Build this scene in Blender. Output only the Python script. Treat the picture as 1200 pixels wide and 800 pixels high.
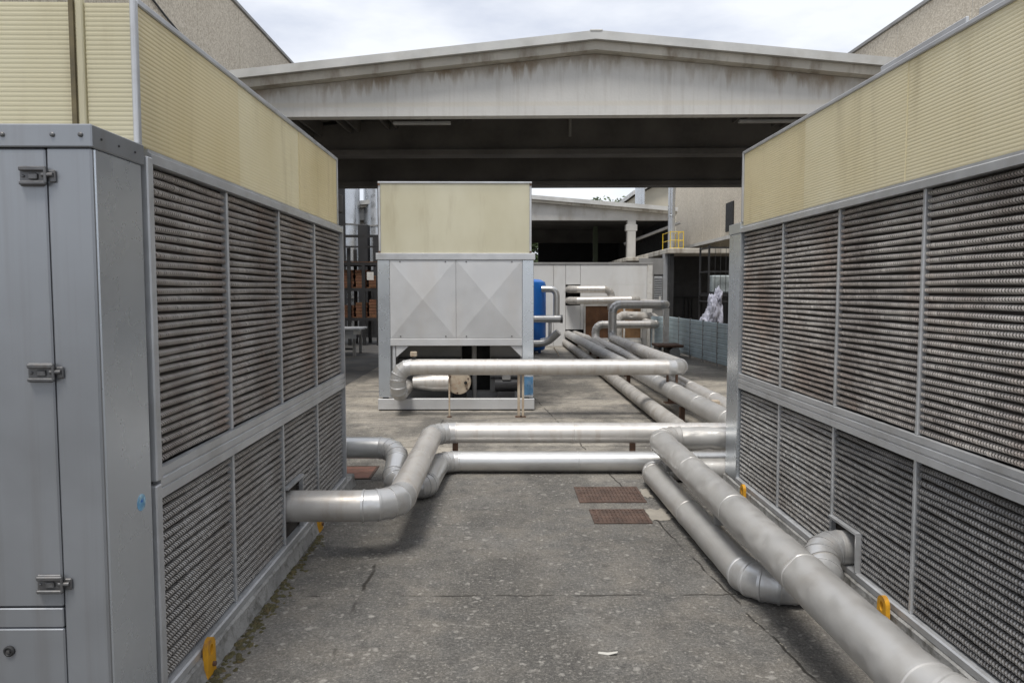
import bpy, bmesh, math, random
from mathutils import Vector, Matrix, noise
random.seed(7)
R = math.radians
for o in list(bpy.data.objects): bpy.data.objects.remove(o)
scene = bpy.context.scene
col = scene.collection

# ------------------------------------------------------------------ camera
H = 1.65
cd = bpy.data.cameras.new('camera'); cam = bpy.data.objects.new('camera', cd); col.objects.link(cam)
cd.sensor_width = 36; cd.lens = 36*880/1200; cd.clip_end = 2000; cd.clip_start = .05
cam.location = (0, 0, H)
cam.rotation_euler = (R(90)-math.atan(59/880), 0, -R(.65))
scene.camera = cam

# ------------------------------------------------------------------ sky, sun, exposure
SUN_EL, SUN_AZ = R(66), R(200)          # azimuth clockwise from +Y
w = bpy.data.worlds.new('World'); scene.world = w; w.use_nodes = True
nt = w.node_tree; nt.nodes.clear()
def nd(t, **k):
    n = nt.nodes.new(t)
    for a, b in k.items(): setattr(n, a, b)
    return n
wo = nd('ShaderNodeOutputWorld'); bg = nd('ShaderNodeBackground'); bg.inputs[1].default_value = .1
sky = nd('ShaderNodeTexSky', sky_type='NISHITA', sun_disc=False, sun_elevation=SUN_EL, sun_rotation=SUN_AZ)
tc = nd('ShaderNodeTexCoord'); mp = nd('ShaderNodeMapping'); mp.inputs['Scale'].default_value = (1, 1, 3.2)
n1 = nd('ShaderNodeTexNoise'); n1.inputs['Scale'].default_value = 3.1; n1.inputs['Detail'].default_value = 7; n1.inputs['Roughness'].default_value = .55
rp = nd('ShaderNodeValToRGB')
rp.color_ramp.elements[0].position = .40; rp.color_ramp.elements[0].color = (3.8, 4.0, 4.5, 1)
rp.color_ramp.elements[1].position = .60; rp.color_ramp.elements[1].color = (5.2, 5.3, 5.5, 1)
mx = nd('ShaderNodeMix', data_type='RGBA'); mx.inputs[0].default_value = .9
nt.links.new(tc.outputs['Generated'], mp.inputs[0]); nt.links.new(mp.outputs[0], n1.inputs['Vector'])
nt.links.new(n1.outputs['Fac'], rp.inputs[0]); nt.links.new(sky.outputs[0], mx.inputs[6]); nt.links.new(rp.outputs[0], mx.inputs[7])
nt.links.new(mx.outputs[2], bg.inputs[0]); nt.links.new(bg.outputs[0], wo.inputs[0])
sd = bpy.data.lights.new('sun', 'SUN'); sd.energy = 1.5; sd.angle = R(18); sd.color = (1, .96, .9)
sun = bpy.data.objects.new('sun', sd); col.objects.link(sun)
sdir = Vector((math.sin(SUN_AZ)*math.cos(SUN_EL), math.cos(SUN_AZ)*math.cos(SUN_EL), math.sin(SUN_EL)))
sun.rotation_euler = sdir.to_track_quat('Z', 'Y').to_euler(); sun.location = (0, -5, 30)
scene.view_settings.view_transform = 'Standard'; scene.view_settings.look = 'None'
scene.view_settings.gamma = 1; scene.view_settings.use_curve_mapping = False
scene.view_settings.exposure = 1.0
scene.cycles.max_bounces = 6; scene.cycles.diffuse_bounces = 3; scene.cycles.glossy_bounces = 3

# ------------------------------------------------------------------ materials
class NT:
    def __init__(s, m): s.t = m.node_tree
    def n(s, t, ins=None, **k):
        x = s.t.nodes.new(t)
        for a, b in k.items(): setattr(x, a, b)
        for a, b in (ins or {}).items():
            if isinstance(b, bpy.types.NodeSocket): s.t.links.new(b, x.inputs[a])
            else: x.inputs[a].default_value = b
        return x
    def noise(s, vec, scale, detail=4, rough=.55, lo=.35, hi=.65):
        n = s.n('ShaderNodeTexNoise', {'Vector': vec, 'Scale': scale, 'Detail': detail, 'Roughness': rough})
        return s.n('ShaderNodeMapRange', {0: n.outputs['Fac'], 1: lo, 2: hi, 3: 0., 4: 1.}).outputs[0]
    def mix(s, f, a, b, mode='MIX'):
        m = s.n('ShaderNodeMix', data_type='RGBA', blend_type=mode)
        for i, v in ((0, f), (6, a), (7, b)):
            if isinstance(v, bpy.types.NodeSocket): s.t.links.new(v, m.inputs[i])
            else: m.inputs[i].default_value = v if i == 0 else (*v[:3], 1)
        return m.outputs[2]
    def math(s, op, a, b=0., c=0.):
        return s.n('ShaderNodeMath', {0: a, 1: b, 2: c}, operation=op, use_clamp=False).outputs[0]
    def pos(s, stretch=(1, 1, 1)):
        g = s.n('ShaderNodeNewGeometry')
        return s.n('ShaderNodeVectorMath', {0: g.outputs['Position'], 1: stretch}, operation='MULTIPLY').outputs[0]

MATS = {}
def mk(name, base, rough=.5, metal=0., var=.2, vs=2., dark=None, dirt=None, damt=.5, ds=6., dstretch=(1, 1, 1), bump=0., bs=40., bst=(1, 1, 1), rvar=.1, spec=.5):
    """base colour with broad variation, dirt patches with a shape of their own, fine relief"""
    m = bpy.data.materials.new(name); m.use_nodes = True; MATS[name] = m
    k = NT(m); b = m.node_tree.nodes['Principled BSDF']
    p = k.pos()
    d = dark or tuple(c*(1-var*1.6) for c in base)
    c = k.mix(k.noise(p, vs, 5), d, base)
    c = k.mix(k.math('MULTIPLY', k.noise(p, vs*9, 3), .5*var), c, tuple(min(1, x*1.25) for x in base))
    if dirt:
        f = k.math('MULTIPLY', k.noise(k.pos(dstretch), ds, 6, .6, .5, .72), damt)
        c = k.mix(f, c, dirt)
    m.node_tree.links.new(c, b.inputs['Base Color'])
    rr = k.n('ShaderNodeMapRange', {0: k.noise(p, vs*4, 4), 1: 0., 2: 1., 3: max(.05, rough-rvar), 4: min(1., rough+rvar)}).outputs[0]
    m.node_tree.links.new(rr, b.inputs['Roughness'])
    b.inputs['Metallic'].default_value = metal
    b.inputs['Specular IOR Level'].default_value = spec
    if bump:
        nn = k.n('ShaderNodeTexNoise', {'Vector': k.pos(bst), 'Scale': bs, 'Detail': 5.})
        bm = k.n('ShaderNodeBump', {'Height': nn.outputs['Fac'], 'Strength': bump, 'Distance': .01})
        m.node_tree.links.new(bm.outputs[0], b.inputs['Normal'])
    return m

ALU = mk('brushed_aluminium', (.62, .66, .70), .28, .7, .06, 1.2, dirt=(.40, .40, .39), damt=.04, ds=1.5, dstretch=(3, 3, .25), rvar=.03)  # light bluish base: brightness of the cabinet's side face put into the colour
ALUD = mk('shaded_aluminium', (.31, .325, .345), .36, .6, .08, 1.2, dirt=(.22, .215, .21), damt=.6, ds=1.6, dstretch=(7, 7, .2), rvar=.04)  # same metal in a darker copy, painting the cabinet front as less lit
ALUP = mk('aluminium_profile', (.56, .57, .58), .42, .45, .12, 3, dirt=(.33, .32, .30), damt=.4, ds=5)
GALV = mk('galvanised_panel', (.55, .555, .56), .5, .25, .08, 1.5, dirt=(.45, .41, .36), damt=.3, ds=2.5, dstretch=(1, 1, .4))
PIPE = mk('pipe_cladding', (.64, .615, .58), .42, .5, .08, 3, dirt=(.38, .29, .21), damt=.4, ds=3, dstretch=(5, 3, .8), bump=.06, bs=5, rvar=.06)
PIPED = mk('pipe_cladding_dull', (.50, .49, .47), .44, .4, .08, 2.5, dirt=(.33, .29, .24), damt=.25, ds=6, bump=.35, bs=5)
PIPEC = mk('pipe_cladding_bright', (.64, .64, .63), .34, .7, .06, 3, rvar=.04)
PIPEM = mk('pipe_wrap_matt', (.46, .44, .41), .7, .1, .2, 4, dirt=(.25, .21, .16), damt=.6, ds=6, bump=.4, bs=8)
ELB = mk('elbow_cladding', (.58, .58, .575), .38, .55, .12, 4, dirt=(.32, .27, .22), damt=.35, ds=8, bump=.06, bs=6)
FIN = mk('coil_fin', (.60, .565, .525), .42, .35, .2, 1.9, dark=(.30, .265, .24), dirt=(.38, .25, .18), damt=.7, ds=1.5)
FINB = mk('coil_backing_shade', (.05, .042, .036), .9, 0, .3, 2)  # dark backing colour stands in for the shade between coil rows
FINC = mk('coil_core_shade', (.11, .097, .085), .8, 0, .3, 2)  # core painted dark so the gaps between fin blades read as shaded
FING = mk('coil_fin_grey', (.58, .57, .55), .42, .4, .2, 1.7, dark=(.38, .36, .34), dirt=(.36, .31, .26), damt=.5, ds=1.5)
FIND = mk('coil_fin_dark', (.36, .355, .35), .45, .4, .25, 1.9, dark=(.20, .195, .19), dirt=(.50, .47, .43), damt=.4, ds=2.2)
BLACK = mk('black_void', (.012, .012, .012), .8, 0, .1)
DARKST = mk('dark_steel', (.05, .05, .052), .5, .4, .2, 4)
STEEL = mk('latch_steel', (.17, .17, .172), .42, .7, .2, 20, dirt=(.14, .12, .1), damt=.5, ds=30)
YEL = mk('yellow_paint', (.72, .36, .02), .45, 0, .12, 12, dirt=(.28, .13, .05), damt=.8, ds=22, bump=.1, bs=60)
RUST = mk('rusty_steel', (.15, .085, .055), .85, .1, .3, 9, dirt=(.08, .055, .045), damt=.7, ds=14, bump=.4, bs=70)
RUSTG = mk('rusty_grate', (.13, .083, .064), .85, .15, .3, 9, dirt=(.09, .07, .06), damt=.7, ds=14, bump=.4, bs=70)
BEIGE = mk('beige_post', (.50, .42, .32), .7, 0, .15, 8, dirt=(.25, .12, .06), damt=.6, ds=15)
CONC = mk('grey_concrete', (.52, .51, .485), .85, 0, .12, 1.2, dirt=(.22, .18, .13), damt=.55, ds=1.6, dstretch=(1, 1, .35), bump=.3, bs=25)
CONCB = mk('weathered_concrete', (.50, .47, .41), .85, 0, .15, 1.5, dirt=(.16, .12, .08), damt=.8, ds=2.2, dstretch=(1.6, 1, .5), bump=.3, bs=25)
CONCD = mk('shaded_concrete', (.15, .142, .135), .9, 0, .25, 1.2, bump=.2, bs=15)  # darkened base carries the shade under the shed roofs in its colour
PLINTH = mk('plinth_concrete', (.36, .355, .34), .9, 0, .2, 6, dirt=(.10, .095, .08), damt=.9, ds=13, bump=.6, bs=60)
SHEET = mk('roof_sheet', (.56, .56, .54), .5, .15, .12, 1.5, dirt=(.3, .28, .24), damt=.4, ds=2)
WHITE = mk('white_insulated_panel', (.66, .66, .65), .5, 0, .06, .9, dirt=(.45, .42, .37), damt=.45, ds=1.6, dstretch=(1, 1, .3), bump=.03, bs=12)
WHITEP = mk('white_paint', (.66, .65, .62), .5, 0, .1, 5, dirt=(.35, .28, .2), damt=.4, ds=8)
BLUE = mk('blue_tank_paint', (.012, .145, .52), .38, 0, .1, 3)
BLUEF = mk('blue_film', (.10, .24, .42), .35, .2, .25, 9, dirt=(.4, .42, .45), damt=.5, ds=12)
FENCE = mk('pale_blue_sheet', (.50, .60, .64), .5, .15, .1, 2, dirt=(.24, .25, .25), damt=.35, ds=4, dstretch=(1, 1, .4))
WOOD = mk('brown_board', (.20, .095, .045), .7, 0, .3, 4, dirt=(.11, .055, .03), damt=.7, ds=5, dstretch=(4, 4, .6), bump=.2, bs=25, bst=(6, 6, .5))
BRICKM = mk('terracotta', (.22, .10, .055), .9, 0, .3, 6, dirt=(.16, .08, .05), damt=.6, ds=9)
CHAR = mk('charcoal_cladding', (.035, .035, .037), .7, 0, .2, 2)
GREYP = mk('grey_paint', (.29, .285, .275), .6, .1, .15, 3)
TABLE = mk('table_grey', (.42, .43, .44), .5, .2, .1, 4)
CLOTH = mk('pale_bag_plastic', (.46, .47, .56), .55, 0, .25, 10, bump=.5, bs=15)
STICK = mk('sticker_blue', (.16, .42, .66), .4, 0, .35, 26, dirt=(.55, .75, .80), damt=.9, ds=34)
MOSS = mk('moss', (.10, .09, .04), .95, 0, .4, 25, dirt=(.16, .11, .05), damt=.8, ds=20, bump=.6, bs=120)
BARK = mk('bark', (.10, .075, .055), .9, 0, .3, 5)
CREAM = mk('cream_render', (.50, .46, .37), .85, 0, .1, 1)
SILVER = mk('silver_tank', (.60, .62, .64), .3, .8, .1, 1)
SCRAP = mk('scrap_paper', (.62, .60, .55), .8, 0, .1, 30)
RUBBER = mk('black_rubber', (.02, .02, .02), .6, 0, .1)

def agg():
    m = bpy.data.materials.new('exposed_aggregate'); m.use_nodes = True
    k = NT(m); b = m.node_tree.nodes['Principled BSDF']; p = k.pos()
    v = k.n('ShaderNodeTexVoronoi', {'Vector': p, 'Scale': 34.})
    c = k.n('ShaderNodeValToRGB', {0: k.n('ShaderNodeSeparateColor', {0: v.outputs['Color']}).outputs[0]})
    e = c.color_ramp.elements; e[0].color = (.30, .25, .19, 1); e[1].color = (.66, .60, .50, 1)
    cc = k.mix(k.noise(p, .8, 4), (.48, .43, .345), (.57, .515, .42))
    cc = k.mix(.6, cc, c.outputs[0])
    m.node_tree.links.new(cc, b.inputs['Base Color']); b.inputs['Roughness'].default_value = .9
    bm = k.n('ShaderNodeBump', {'Height': v.outputs['Distance'], 'Strength': .5, 'Distance': .012})
    m.node_tree.links.new(bm.outputs[0], b.inputs['Normal'])
    return m
AGG = agg()
def beam_mat():
    m = bpy.data.materials.new('stained_beam_concrete'); m.use_nodes = True
    k = NT(m); b = m.node_tree.nodes['Principled BSDF']; p = k.pos(); s3 = k.n('ShaderNodeSeparateXYZ', {0: p})
    c = k.mix(k.noise(p, 1.1, 5), (.52, .515, .495), (.60, .59, .565))
    c = k.mix(k.math('MULTIPLY', k.noise(k.pos((9, 1, .5)), 1.5, 5, .6, .5, .75), .35), c, (.33, .30, .26))
    top = k.math('SUBTRACT', 5.44, k.math('MULTIPLY', k.math('ABSOLUTE', k.math('SUBTRACT', s3.outputs[0], 1.465)), .0985))
    d = k.math('SUBTRACT', top, s3.outputs[2])
    run = k.n('ShaderNodeMapRange', {0: k.n('ShaderNodeTexNoise', {'Vector': k.pos((5, 1, .25)), 'Scale': 1.6, 'Detail': 6.}).outputs['Fac'], 1: .35, 2: .75, 3: .03, 4: .55}).outputs[0]
    f = k.n('ShaderNodeMapRange', {0: k.math('DIVIDE', d, run), 1: 1., 2: .3}).outputs[0]
    c = k.mix(k.math('MULTIPLY', k.math('MULTIPLY', f, .85), k.noise(k.pos((1, 1, .5)), 1.3, 6, .65, .38, .62)), c, (.24, .175, .11))
    band = k.n('ShaderNodeMapRange', {0: k.math('ABSOLUTE', k.math('SUBTRACT', s3.outputs[2], 4.66)), 1: .05, 2: .02}).outputs[0]
    c = k.mix(k.math('MULTIPLY', band, .35), c, (.55, .50, .40))
    m.node_tree.links.new(c, b.inputs['Base Color']); b.inputs['Roughness'].default_value = .88
    bm = k.n('ShaderNodeBump', {'Height': k.n('ShaderNodeTexNoise', {'Vector': p, 'Scale': 22., 'Detail': 5.}).outputs['Fac'], 'Strength': .25, 'Distance': .01})
    m.node_tree.links.new(bm.outputs[0], b.inputs['Normal'])
    return m
BEAMM = beam_mat()

def poly_mat(name, c1, c2):
    m = bpy.data.materials.new(name); m.use_nodes = True
    k = NT(m); b = m.node_tree.nodes['Principled BSDF']; out = m.node_tree.nodes['Material Output']; p = k.pos()
    c = k.mix(k.noise(k.pos((1, 1, .6)), 1.1, 4), c2, c1)
    c = k.mix(k.math('MULTIPLY', k.noise(k.pos((2.2, 2.2, .35)), 2.6, 6, .6, .55, .75), .28), c, (.40, .33, .19))
    b.inputs['Roughness'].default_value = .32
    m.node_tree.links.new(c, b.inputs['Base Color'])
    t = k.n('ShaderNodeBsdfTranslucent', {'Color': c})
    ms = k.n('ShaderNodeMixShader', {0: .42, 1: b.outputs[0], 2: t.outputs[0]})
    m.node_tree.links.new(ms.outputs[0], out.inputs[0])
    return m
POLY = poly_mat('yellowed_polycarbonate', (.89, .84, .66), (.82, .755, .55))
POLY2 = poly_mat('yellowed_polycarbonate_shaded', (.86, .79, .58), (.78, .70, .47))  # deeper tint paints in the shading that changes from panel to panel
POLYP = poly_mat('pale_polycarbonate', (.80, .77, .62), (.70, .66, .49))

def ground_mat():
    m = bpy.data.materials.new('yard_concrete'); m.use_nodes = True
    k = NT(m); b = m.node_tree.nodes['Principled BSDF']; p = k.pos()
    sx = k.n('ShaderNodeSeparateXYZ', {0: p})
    X, Y = sx.outputs[0], sx.outputs[1]
    # warmer, cleaner concrete towards the shed; dark weathered crust in the near bay
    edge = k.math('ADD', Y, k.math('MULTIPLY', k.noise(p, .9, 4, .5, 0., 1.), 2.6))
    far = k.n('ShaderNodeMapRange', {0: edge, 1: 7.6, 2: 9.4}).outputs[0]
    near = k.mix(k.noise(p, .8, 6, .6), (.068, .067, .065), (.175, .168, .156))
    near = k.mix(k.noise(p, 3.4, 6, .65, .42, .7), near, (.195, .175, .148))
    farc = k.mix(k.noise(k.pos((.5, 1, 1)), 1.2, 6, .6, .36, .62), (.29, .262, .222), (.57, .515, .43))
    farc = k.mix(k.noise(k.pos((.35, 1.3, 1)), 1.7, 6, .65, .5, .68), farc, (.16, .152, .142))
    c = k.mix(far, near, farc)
    c = k.mix(k.math('MULTIPLY', k.noise(k.pos((1.3, .7, 1)), .62, 7, .62, .46, .56), .7), c, (.045, .043, .04))
    # grain
    g = k.n('ShaderNodeTexNoise', {'Vector': p, 'Scale': 140., 'Detail': 3.})
    c = k.mix(k.n('ShaderNodeMapRange', {0: g.outputs['Fac'], 1: .35, 2: .65}).outputs[0], k.mix(.4, c, (.03, .03, .03)), k.mix(.22, c, (.42, .40, .36)))
    g2 = k.noise(p, 45., 3, .6, .45, .7)
    c = k.mix(k.math('MULTIPLY', g2, .28), c, (.33, .31, .28))
    c = k.mix(k.math('MULTIPLY', k.noise(p, 70., 2, .5, .5, .62), .3), c, (.045, .043, .04))
    c = k.mix(k.math('MULTIPLY', k.noise(k.pos((1.03, .97, 1)), 62., 2, .5, .57, .68), .35), c, (.42, .40, .36))
    c = k.mix(k.math('MULTIPLY', k.noise(p, 11., 5, .65, .5, .68), .45), c, (.05, .048, .046))
    # lichen-like pale spots
    wv = k.n('ShaderNodeTexNoise', {'Vector': p, 'Scale': 18., 'Detail': 3.})
    pw = k.n('ShaderNodeMixRGB' if False else 'ShaderNodeVectorMath', {0: p, 1: k.n('ShaderNodeVectorMath', {0: wv.outputs['Color'], 1: (.07, .07, .07)}, operation='MULTIPLY').outputs[0]}, operation='ADD').outputs[0]
    for sc, lim, amt in ((5.6, .12, .38), (11., .17, .42), (24., .24, .4)):
        v = k.n('ShaderNodeTexVoronoi', {'Vector': pw, 'Scale': sc})
        rnd = k.n('ShaderNodeSeparateColor', {0: v.outputs['Color']})
        rad = k.math('MULTIPLY', rnd.outputs[0], lim*1.6)
        s = k.n('ShaderNodeMapRange', {0: k.math('SUBTRACT', rad, v.outputs['Distance']), 1: 0., 2: .14}).outputs[0]
        s = k.math('MULTIPLY', s, k.math('GREATER_THAN', rnd.outputs[1], .3))
        c = k.mix(k.math('MULTIPLY', s, amt), c, (.46, .44, .40))
    # expansion joints: narrow broken dark lines
    wob = k.math('MULTIPLY', k.math('SUBTRACT', k.n('ShaderNodeTexNoise', {'Vector': p, 'Scale': 5., 'Detail': 4.}).outputs['Fac'], .5), .06)
    def joint(axis, at, wd, lo):
        d = k.math('ABSOLUTE', k.math('SUBTRACT', k.math('ADD', axis, wob), at))
        s = k.n('ShaderNodeMapRange', {0: d, 1: wd, 2: wd*.4}).outputs[0]
        return k.math('MULTIPLY', s, k.noise(p, 2.3, 3, .6, lo, lo+.08))
    xs = k.math('SUBTRACT', X, k.math('MULTIPLY', Y, -.10))
    jj = joint(Y, 3.98, .010, .47)
    for a in (joint(xs, 1.63, .009, .40), joint(Y, 7.9, .014, .4), joint(Y, 9.7, .012, .4), joint(Y, 13.0, .02, .4), joint(X, -.78, .014, .52)):
        jj = k.math('MAXIMUM', jj, a)
    c = k.mix(k.math('MULTIPLY', jj, .85), c, (.025, .022, .018))
    m.node_tree.links.new(c, b.inputs['Base Color'])
    b.inputs['Roughness'].default_value = .88; b.inputs['Specular IOR Level'].default_value = .3
    hgt = k.math('SUBTRACT', k.math('ADD', g.outputs['Fac'], k.math('MULTIPLY', g2, .6)), k.math('MULTIPLY', jj, 2.))
    bm = k.n('ShaderNodeBump', {'Height': hgt, 'Strength': .55, 'Distance': .006})
    m.node_tree.links.new(bm.outputs[0], b.inputs['Normal'])
    return m
GROUND = ground_mat()
ASPH = mk('asphalt', (.085, .083, .08), .9, 0, .25, 1.5, dirt=(.16, .14, .11), damt=.5, ds=1.2, bump=.4, bs=120)
PATCH = mk('pale_mortar', (.36, .33, .28), .9, 0, .2, 6, dirt=(.2, .18, .15), damt=.5, ds=12, bump=.4, bs=60)

def leafmat():
    m = mk('foliage', (.07, .11, .03), .6, 0, .4, 1.5)
    return m
LEAF = leafmat()

# ------------------------------------------------------------------ mesh helpers
class MB:
    def __init__(s): s.v = []; s.f = []
    def add(s, vs, fs):
        n = len(s.v); s.v += [Vector(v) for v in vs]; s.f += [tuple(i+n for i in q) for q in fs]; return s
    def box(s, a, b, c=0.):
        """axis box from corner a to corner b; c = chamfer"""
        lo = [min(a[i], b[i]) for i in range(3)]; hi = [max(a[i], b[i]) for i in range(3)]
        c = min(c, *[(hi[i]-lo[i])*.45 for i in range(3)])
        if c <= 0:
            vs = [(x, y, z) for x in (lo[0], hi[0]) for y in (lo[1], hi[1]) for z in (lo[2], hi[2])]
            return s.add(vs, [(0, 1, 3, 2), (4, 6, 7, 5), (0, 4, 5, 1), (2, 3, 7, 6), (0, 2, 6, 4), (1, 5, 7, 3)])
        bm = bmesh.new(); bmesh.ops.create_cube(bm, size=1)
        for v in bm.verts: v.co = Vector([(lo[i]+hi[i])/2 + v.co[i]*(hi[i]-lo[i]) for i in range(3)])
        bmesh.ops.bevel(bm, geom=bm.edges[:], offset=c, segments=1, affect='EDGES')
        bm.verts.ensure_lookup_table(); bm.verts.index_update()
        s.add([v.co.copy() for v in bm.verts], [tuple(v.index for v in f.verts) for f in bm.faces]); bm.free()
        return s
    def rings(s, rings, cap=True, close=True):
        n0 = len(s.v); m = len(rings[0])
        for r in rings: s.v += [Vector(p) for p in r]
        for i in range(len(rings)-1):
            for j in range(m if close else m-1):
                a = n0+i*m+j; b = n0+i*m+(j+1) % m
                s.f.append((a, b, b+m, a+m))
        if cap:
            s.f.append(tuple(n0+j for j in reversed(range(m)))); s.f.append(tuple(n0+(len(rings)-1)*m+j for j in range(m)))
        return s
    def tube(s, p0, p1, r0, r1=None, n=16, cap=True):
        p0, p1 = Vector(p0), Vector(p1); r1 = r0 if r1 is None else r1
        d = (p1-p0).normalized(); u = d.orthogonal().normalized(); v = d.cross(u)
        return s.rings([[p+u*(r*math.cos(2*math.pi*j/n))+v*(r*math.sin(2*math.pi*j/n)) for j in range(n)] for p, r in ((p0, r0), (p1, r1))], cap)
    def lathe(s, prof, c, n=32, axis='Z'):
        """prof: (radius, height) list about c"""
        rs = []
        for r, h in prof:
            ring = []
            for j in range(n):
                a = 2*math.pi*j/n; x, y = r*math.cos(a), r*math.sin(a)
                ring.append(Vector(c)+(Vector((x, y, h)) if axis == 'Z' else Vector((x, -h, y)) if axis == 'Y' else Vector((h, x, y))))
            rs.append(ring)
        return s.rings(rs)
    def prism(s, poly, ax, t0, t1):
        """extrude a 2-D outline along axis ax (0 x,1 y,2 z)"""
        def P(q, t):
            q = list(q); q.insert(ax, t); return q
        n = len(poly)
        return s.add([P(q, t0) for q in poly]+[P(q, t1) for q in poly],
                     [tuple(range(n)), tuple(reversed(range(n, 2*n)))]+[(i, i+n, (i+1) % n+n, (i+1) % n) for i in range(n)])
    def xf(s, M):
        s.v = [M @ v for v in s.v]; return s

def mesh_of(name, mb, smooth=None):
    me = bpy.data.meshes.new(name); me.from_pydata([tuple(v) for v in mb.v], [], mb.f)
    bm = bmesh.new(); bm.from_mesh(me); bmesh.ops.recalc_face_normals(bm, faces=bm.faces[:]); bm.to_mesh(me); bm.free()
    if smooth:
        me.polygons.foreach_set('use_smooth', [True]*len(me.polygons)); me.set_sharp_from_angle(angle=R(smooth))
    return me
def wloc(o):
    l = Vector((0, 0, 0))
    while o: l = l+o.location; o = o.parent
    return l
def part(name, mb, mat, parent=None, smooth=None):
    """one mesh object; the mesh is given in world coordinates"""
    me = mb if isinstance(mb, bpy.types.Mesh) else mesh_of(name, mb, smooth)
    if not me.materials: me.materials.append(mat)
    o = bpy.data.objects.new(name, me); col.objects.link(o)
    if parent: o.parent = parent; o.location = -wloc(parent)
    return o
def tag(o, label, cat, group=None, kind=None):
    o['label'] = label; o['category'] = cat
    if group: o['group'] = group
    if kind: o['kind'] = kind
    return o
def thing(name, loc, label, cat, group=None):
    o = bpy.data.objects.new(name, None); col.objects.link(o); o.location = loc; o.empty_display_size = .1
    return tag(o, label, cat, group)
def single(name, mb, mat, label, cat, group=None, smooth=None):
    """a thing that is one mesh, its origin at its base"""
    xs = [v.x for v in mb.v]; ys = [v.y for v in mb.v]; zs = [v.z for v in mb.v]
    L = Vector(((min(xs)+max(xs))/2, (min(ys)+max(ys))/2, min(zs)))
    o = part(name, mb.xf(Matrix.Translation(-L)), mat, None, smooth); o.location = L
    return tag(o, label, cat, group)
def structure(name, mb, mat, smooth=None):
    o = part(name, mb, mat, None, smooth); o['kind'] = 'structure'; return o
def B(a, b, c=0.): return MB().box(a, b, c)

# ------------------------------------------------------------------ ground
g = MB(); g.add([(-300, -300, 0), (300, -300, 0), (300, 300, 0), (-300, 300, 0)], [(0, 1, 2, 3)])
structure('ground', g, GROUND)
g = MB(); g.add([(-5.9, 9.5, .004), (-2.78, 9.5, .004), (-2.66, 29, .004), (-5.9, 29, .004)], [(0, 1, 2, 3)])
structure('driveway', g, ASPH)

# ------------------------------------------------------------------ cooling units
def fin_mesh(L, seed, warp=0.):
    """one coil row: slanted fin blades standing proud of a dark core strip"""
    rnd = random.Random(seed); mb = MB(); step = .0175
    prof = [(-.010, .0005), (.004, .0015), (.0125, .008), (.0125, .016), (.004, .0245), (-.010, .026)]
    core = [(-.014, .002), (.002, .003), (.0108, .0095), (.0108, .015), (.002, .023), (-.014, .0245)]
    n = int(L/step); m = len(prof)
    def wz(y): return warp*math.sin(y/L*5.1+seed)
    ys = [L*q/8 for q in range(9)]
    mb.rings([[(x, y, z+wz(y)) for x, z in core] for y in ys])
    nb = len(mb.f)
    bend = 0.
    for k in range(n):
        y = L*(k+.5)/n; bend = bend*.8+rnd.gauss(0, .0007); dx = max(-.001, rnd.gauss(0, .0007)); wd = step*rnd.uniform(.22, .28)
        def P(x, z, e): return (x+(dx if x > 0 else 0), min(max(y+e-(z-.011)*.55+bend, 0), L), z+wz(y))
        a = [P(x, z, -wd) for x, z in prof]; b = [P(x, z, wd) for x, z in prof]
        n0 = len(mb.v); mb.v += [Vector(v) for v in a+b]
        for q in range(m-1): mb.f.append((n0+q, n0+q+1, n0+m+q+1, n0+m+q))
        mb.f.append(tuple(n0+q for q in reversed(range(m)))); mb.f.append(tuple(n0+m+q for q in range(m)))
    me = mesh_of('fin_row', mb); me['core_faces'] = nb
    return me
PITCH = .034
FCACHE = {}
def fins(L, v, mat, warp):
    key = (round(L, 3), v, mat.name, warp)
    if key not in FCACHE:
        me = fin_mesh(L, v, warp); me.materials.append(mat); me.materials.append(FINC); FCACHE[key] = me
        me.polygons.foreach_set('material_index', [1 if q < me['core_faces'] else 0 for q in range(len(me.polygons))])
    return FCACHE[key]

def coil(unit, side, xp, y0, y1, z0, z1, mat=None, warp=.002, hole=None):
    """recessed fin block between y0 and y1; side +1 faces +X, -1 faces -X; hole = (ya, yb, zb)"""
    mat = mat or FIN
    xr = xp-side*.034
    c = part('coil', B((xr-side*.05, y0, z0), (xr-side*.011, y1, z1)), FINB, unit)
    z = z0+.006; k = 0
    while z+.028 < z1:
        a, b = y0+.004, y1-.004
        if hole and z < hole[2]:
            if hole[0] <= y0+.05: a = hole[1]
            else: b = hole[0]
        me = fins(b-a, (k*5+int(a*10)) % 7, mat, warp)
        o = bpy.data.objects.new('fin_row', me); col.objects.link(o); o.parent = c
        wl = wloc(c)
        if side > 0: o.location = Vector((xr, a, z+random.uniform(-.001, .001)))-wl
        else: o.location = Vector((xr, b, z+random.uniform(-.001, .001)))-wl; o.rotation_euler = (0, 0, math.pi)
        o.rotation_euler.x = random.gauss(0, .0012)
        z += PITCH; k += 1
    return c

def ribbed(y0, y1, z0, z1, x, side, pitch=.016, d=.0009, ax=0):
    """ribbed multiwall sheet (ribs run level) with thickness"""
    n = int((z1-z0)/pitch); mb = MB(); prof = []
    for i in range(n):
        z = z0+(z1-z0)*i/n; p = (z1-z0)/n
        prof += [(0, z), (d, z+p*.25), (d, z+p*.6), (0, z+p*.85)]
    prof.append((0, z1))
    back = [(-.012, z1), (-.012, z0)]
    poly = [(x+side*a, z) for a, z in prof+back]
    if ax == 0: mb.prism(poly, 1, y0, y1)          # sheet in the y-z plane
    else: mb.prism([(b, c) for b, c in poly], 0, y0, y1)  # sheet in the x-z plane: poly in (y,z)
    return mb

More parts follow.
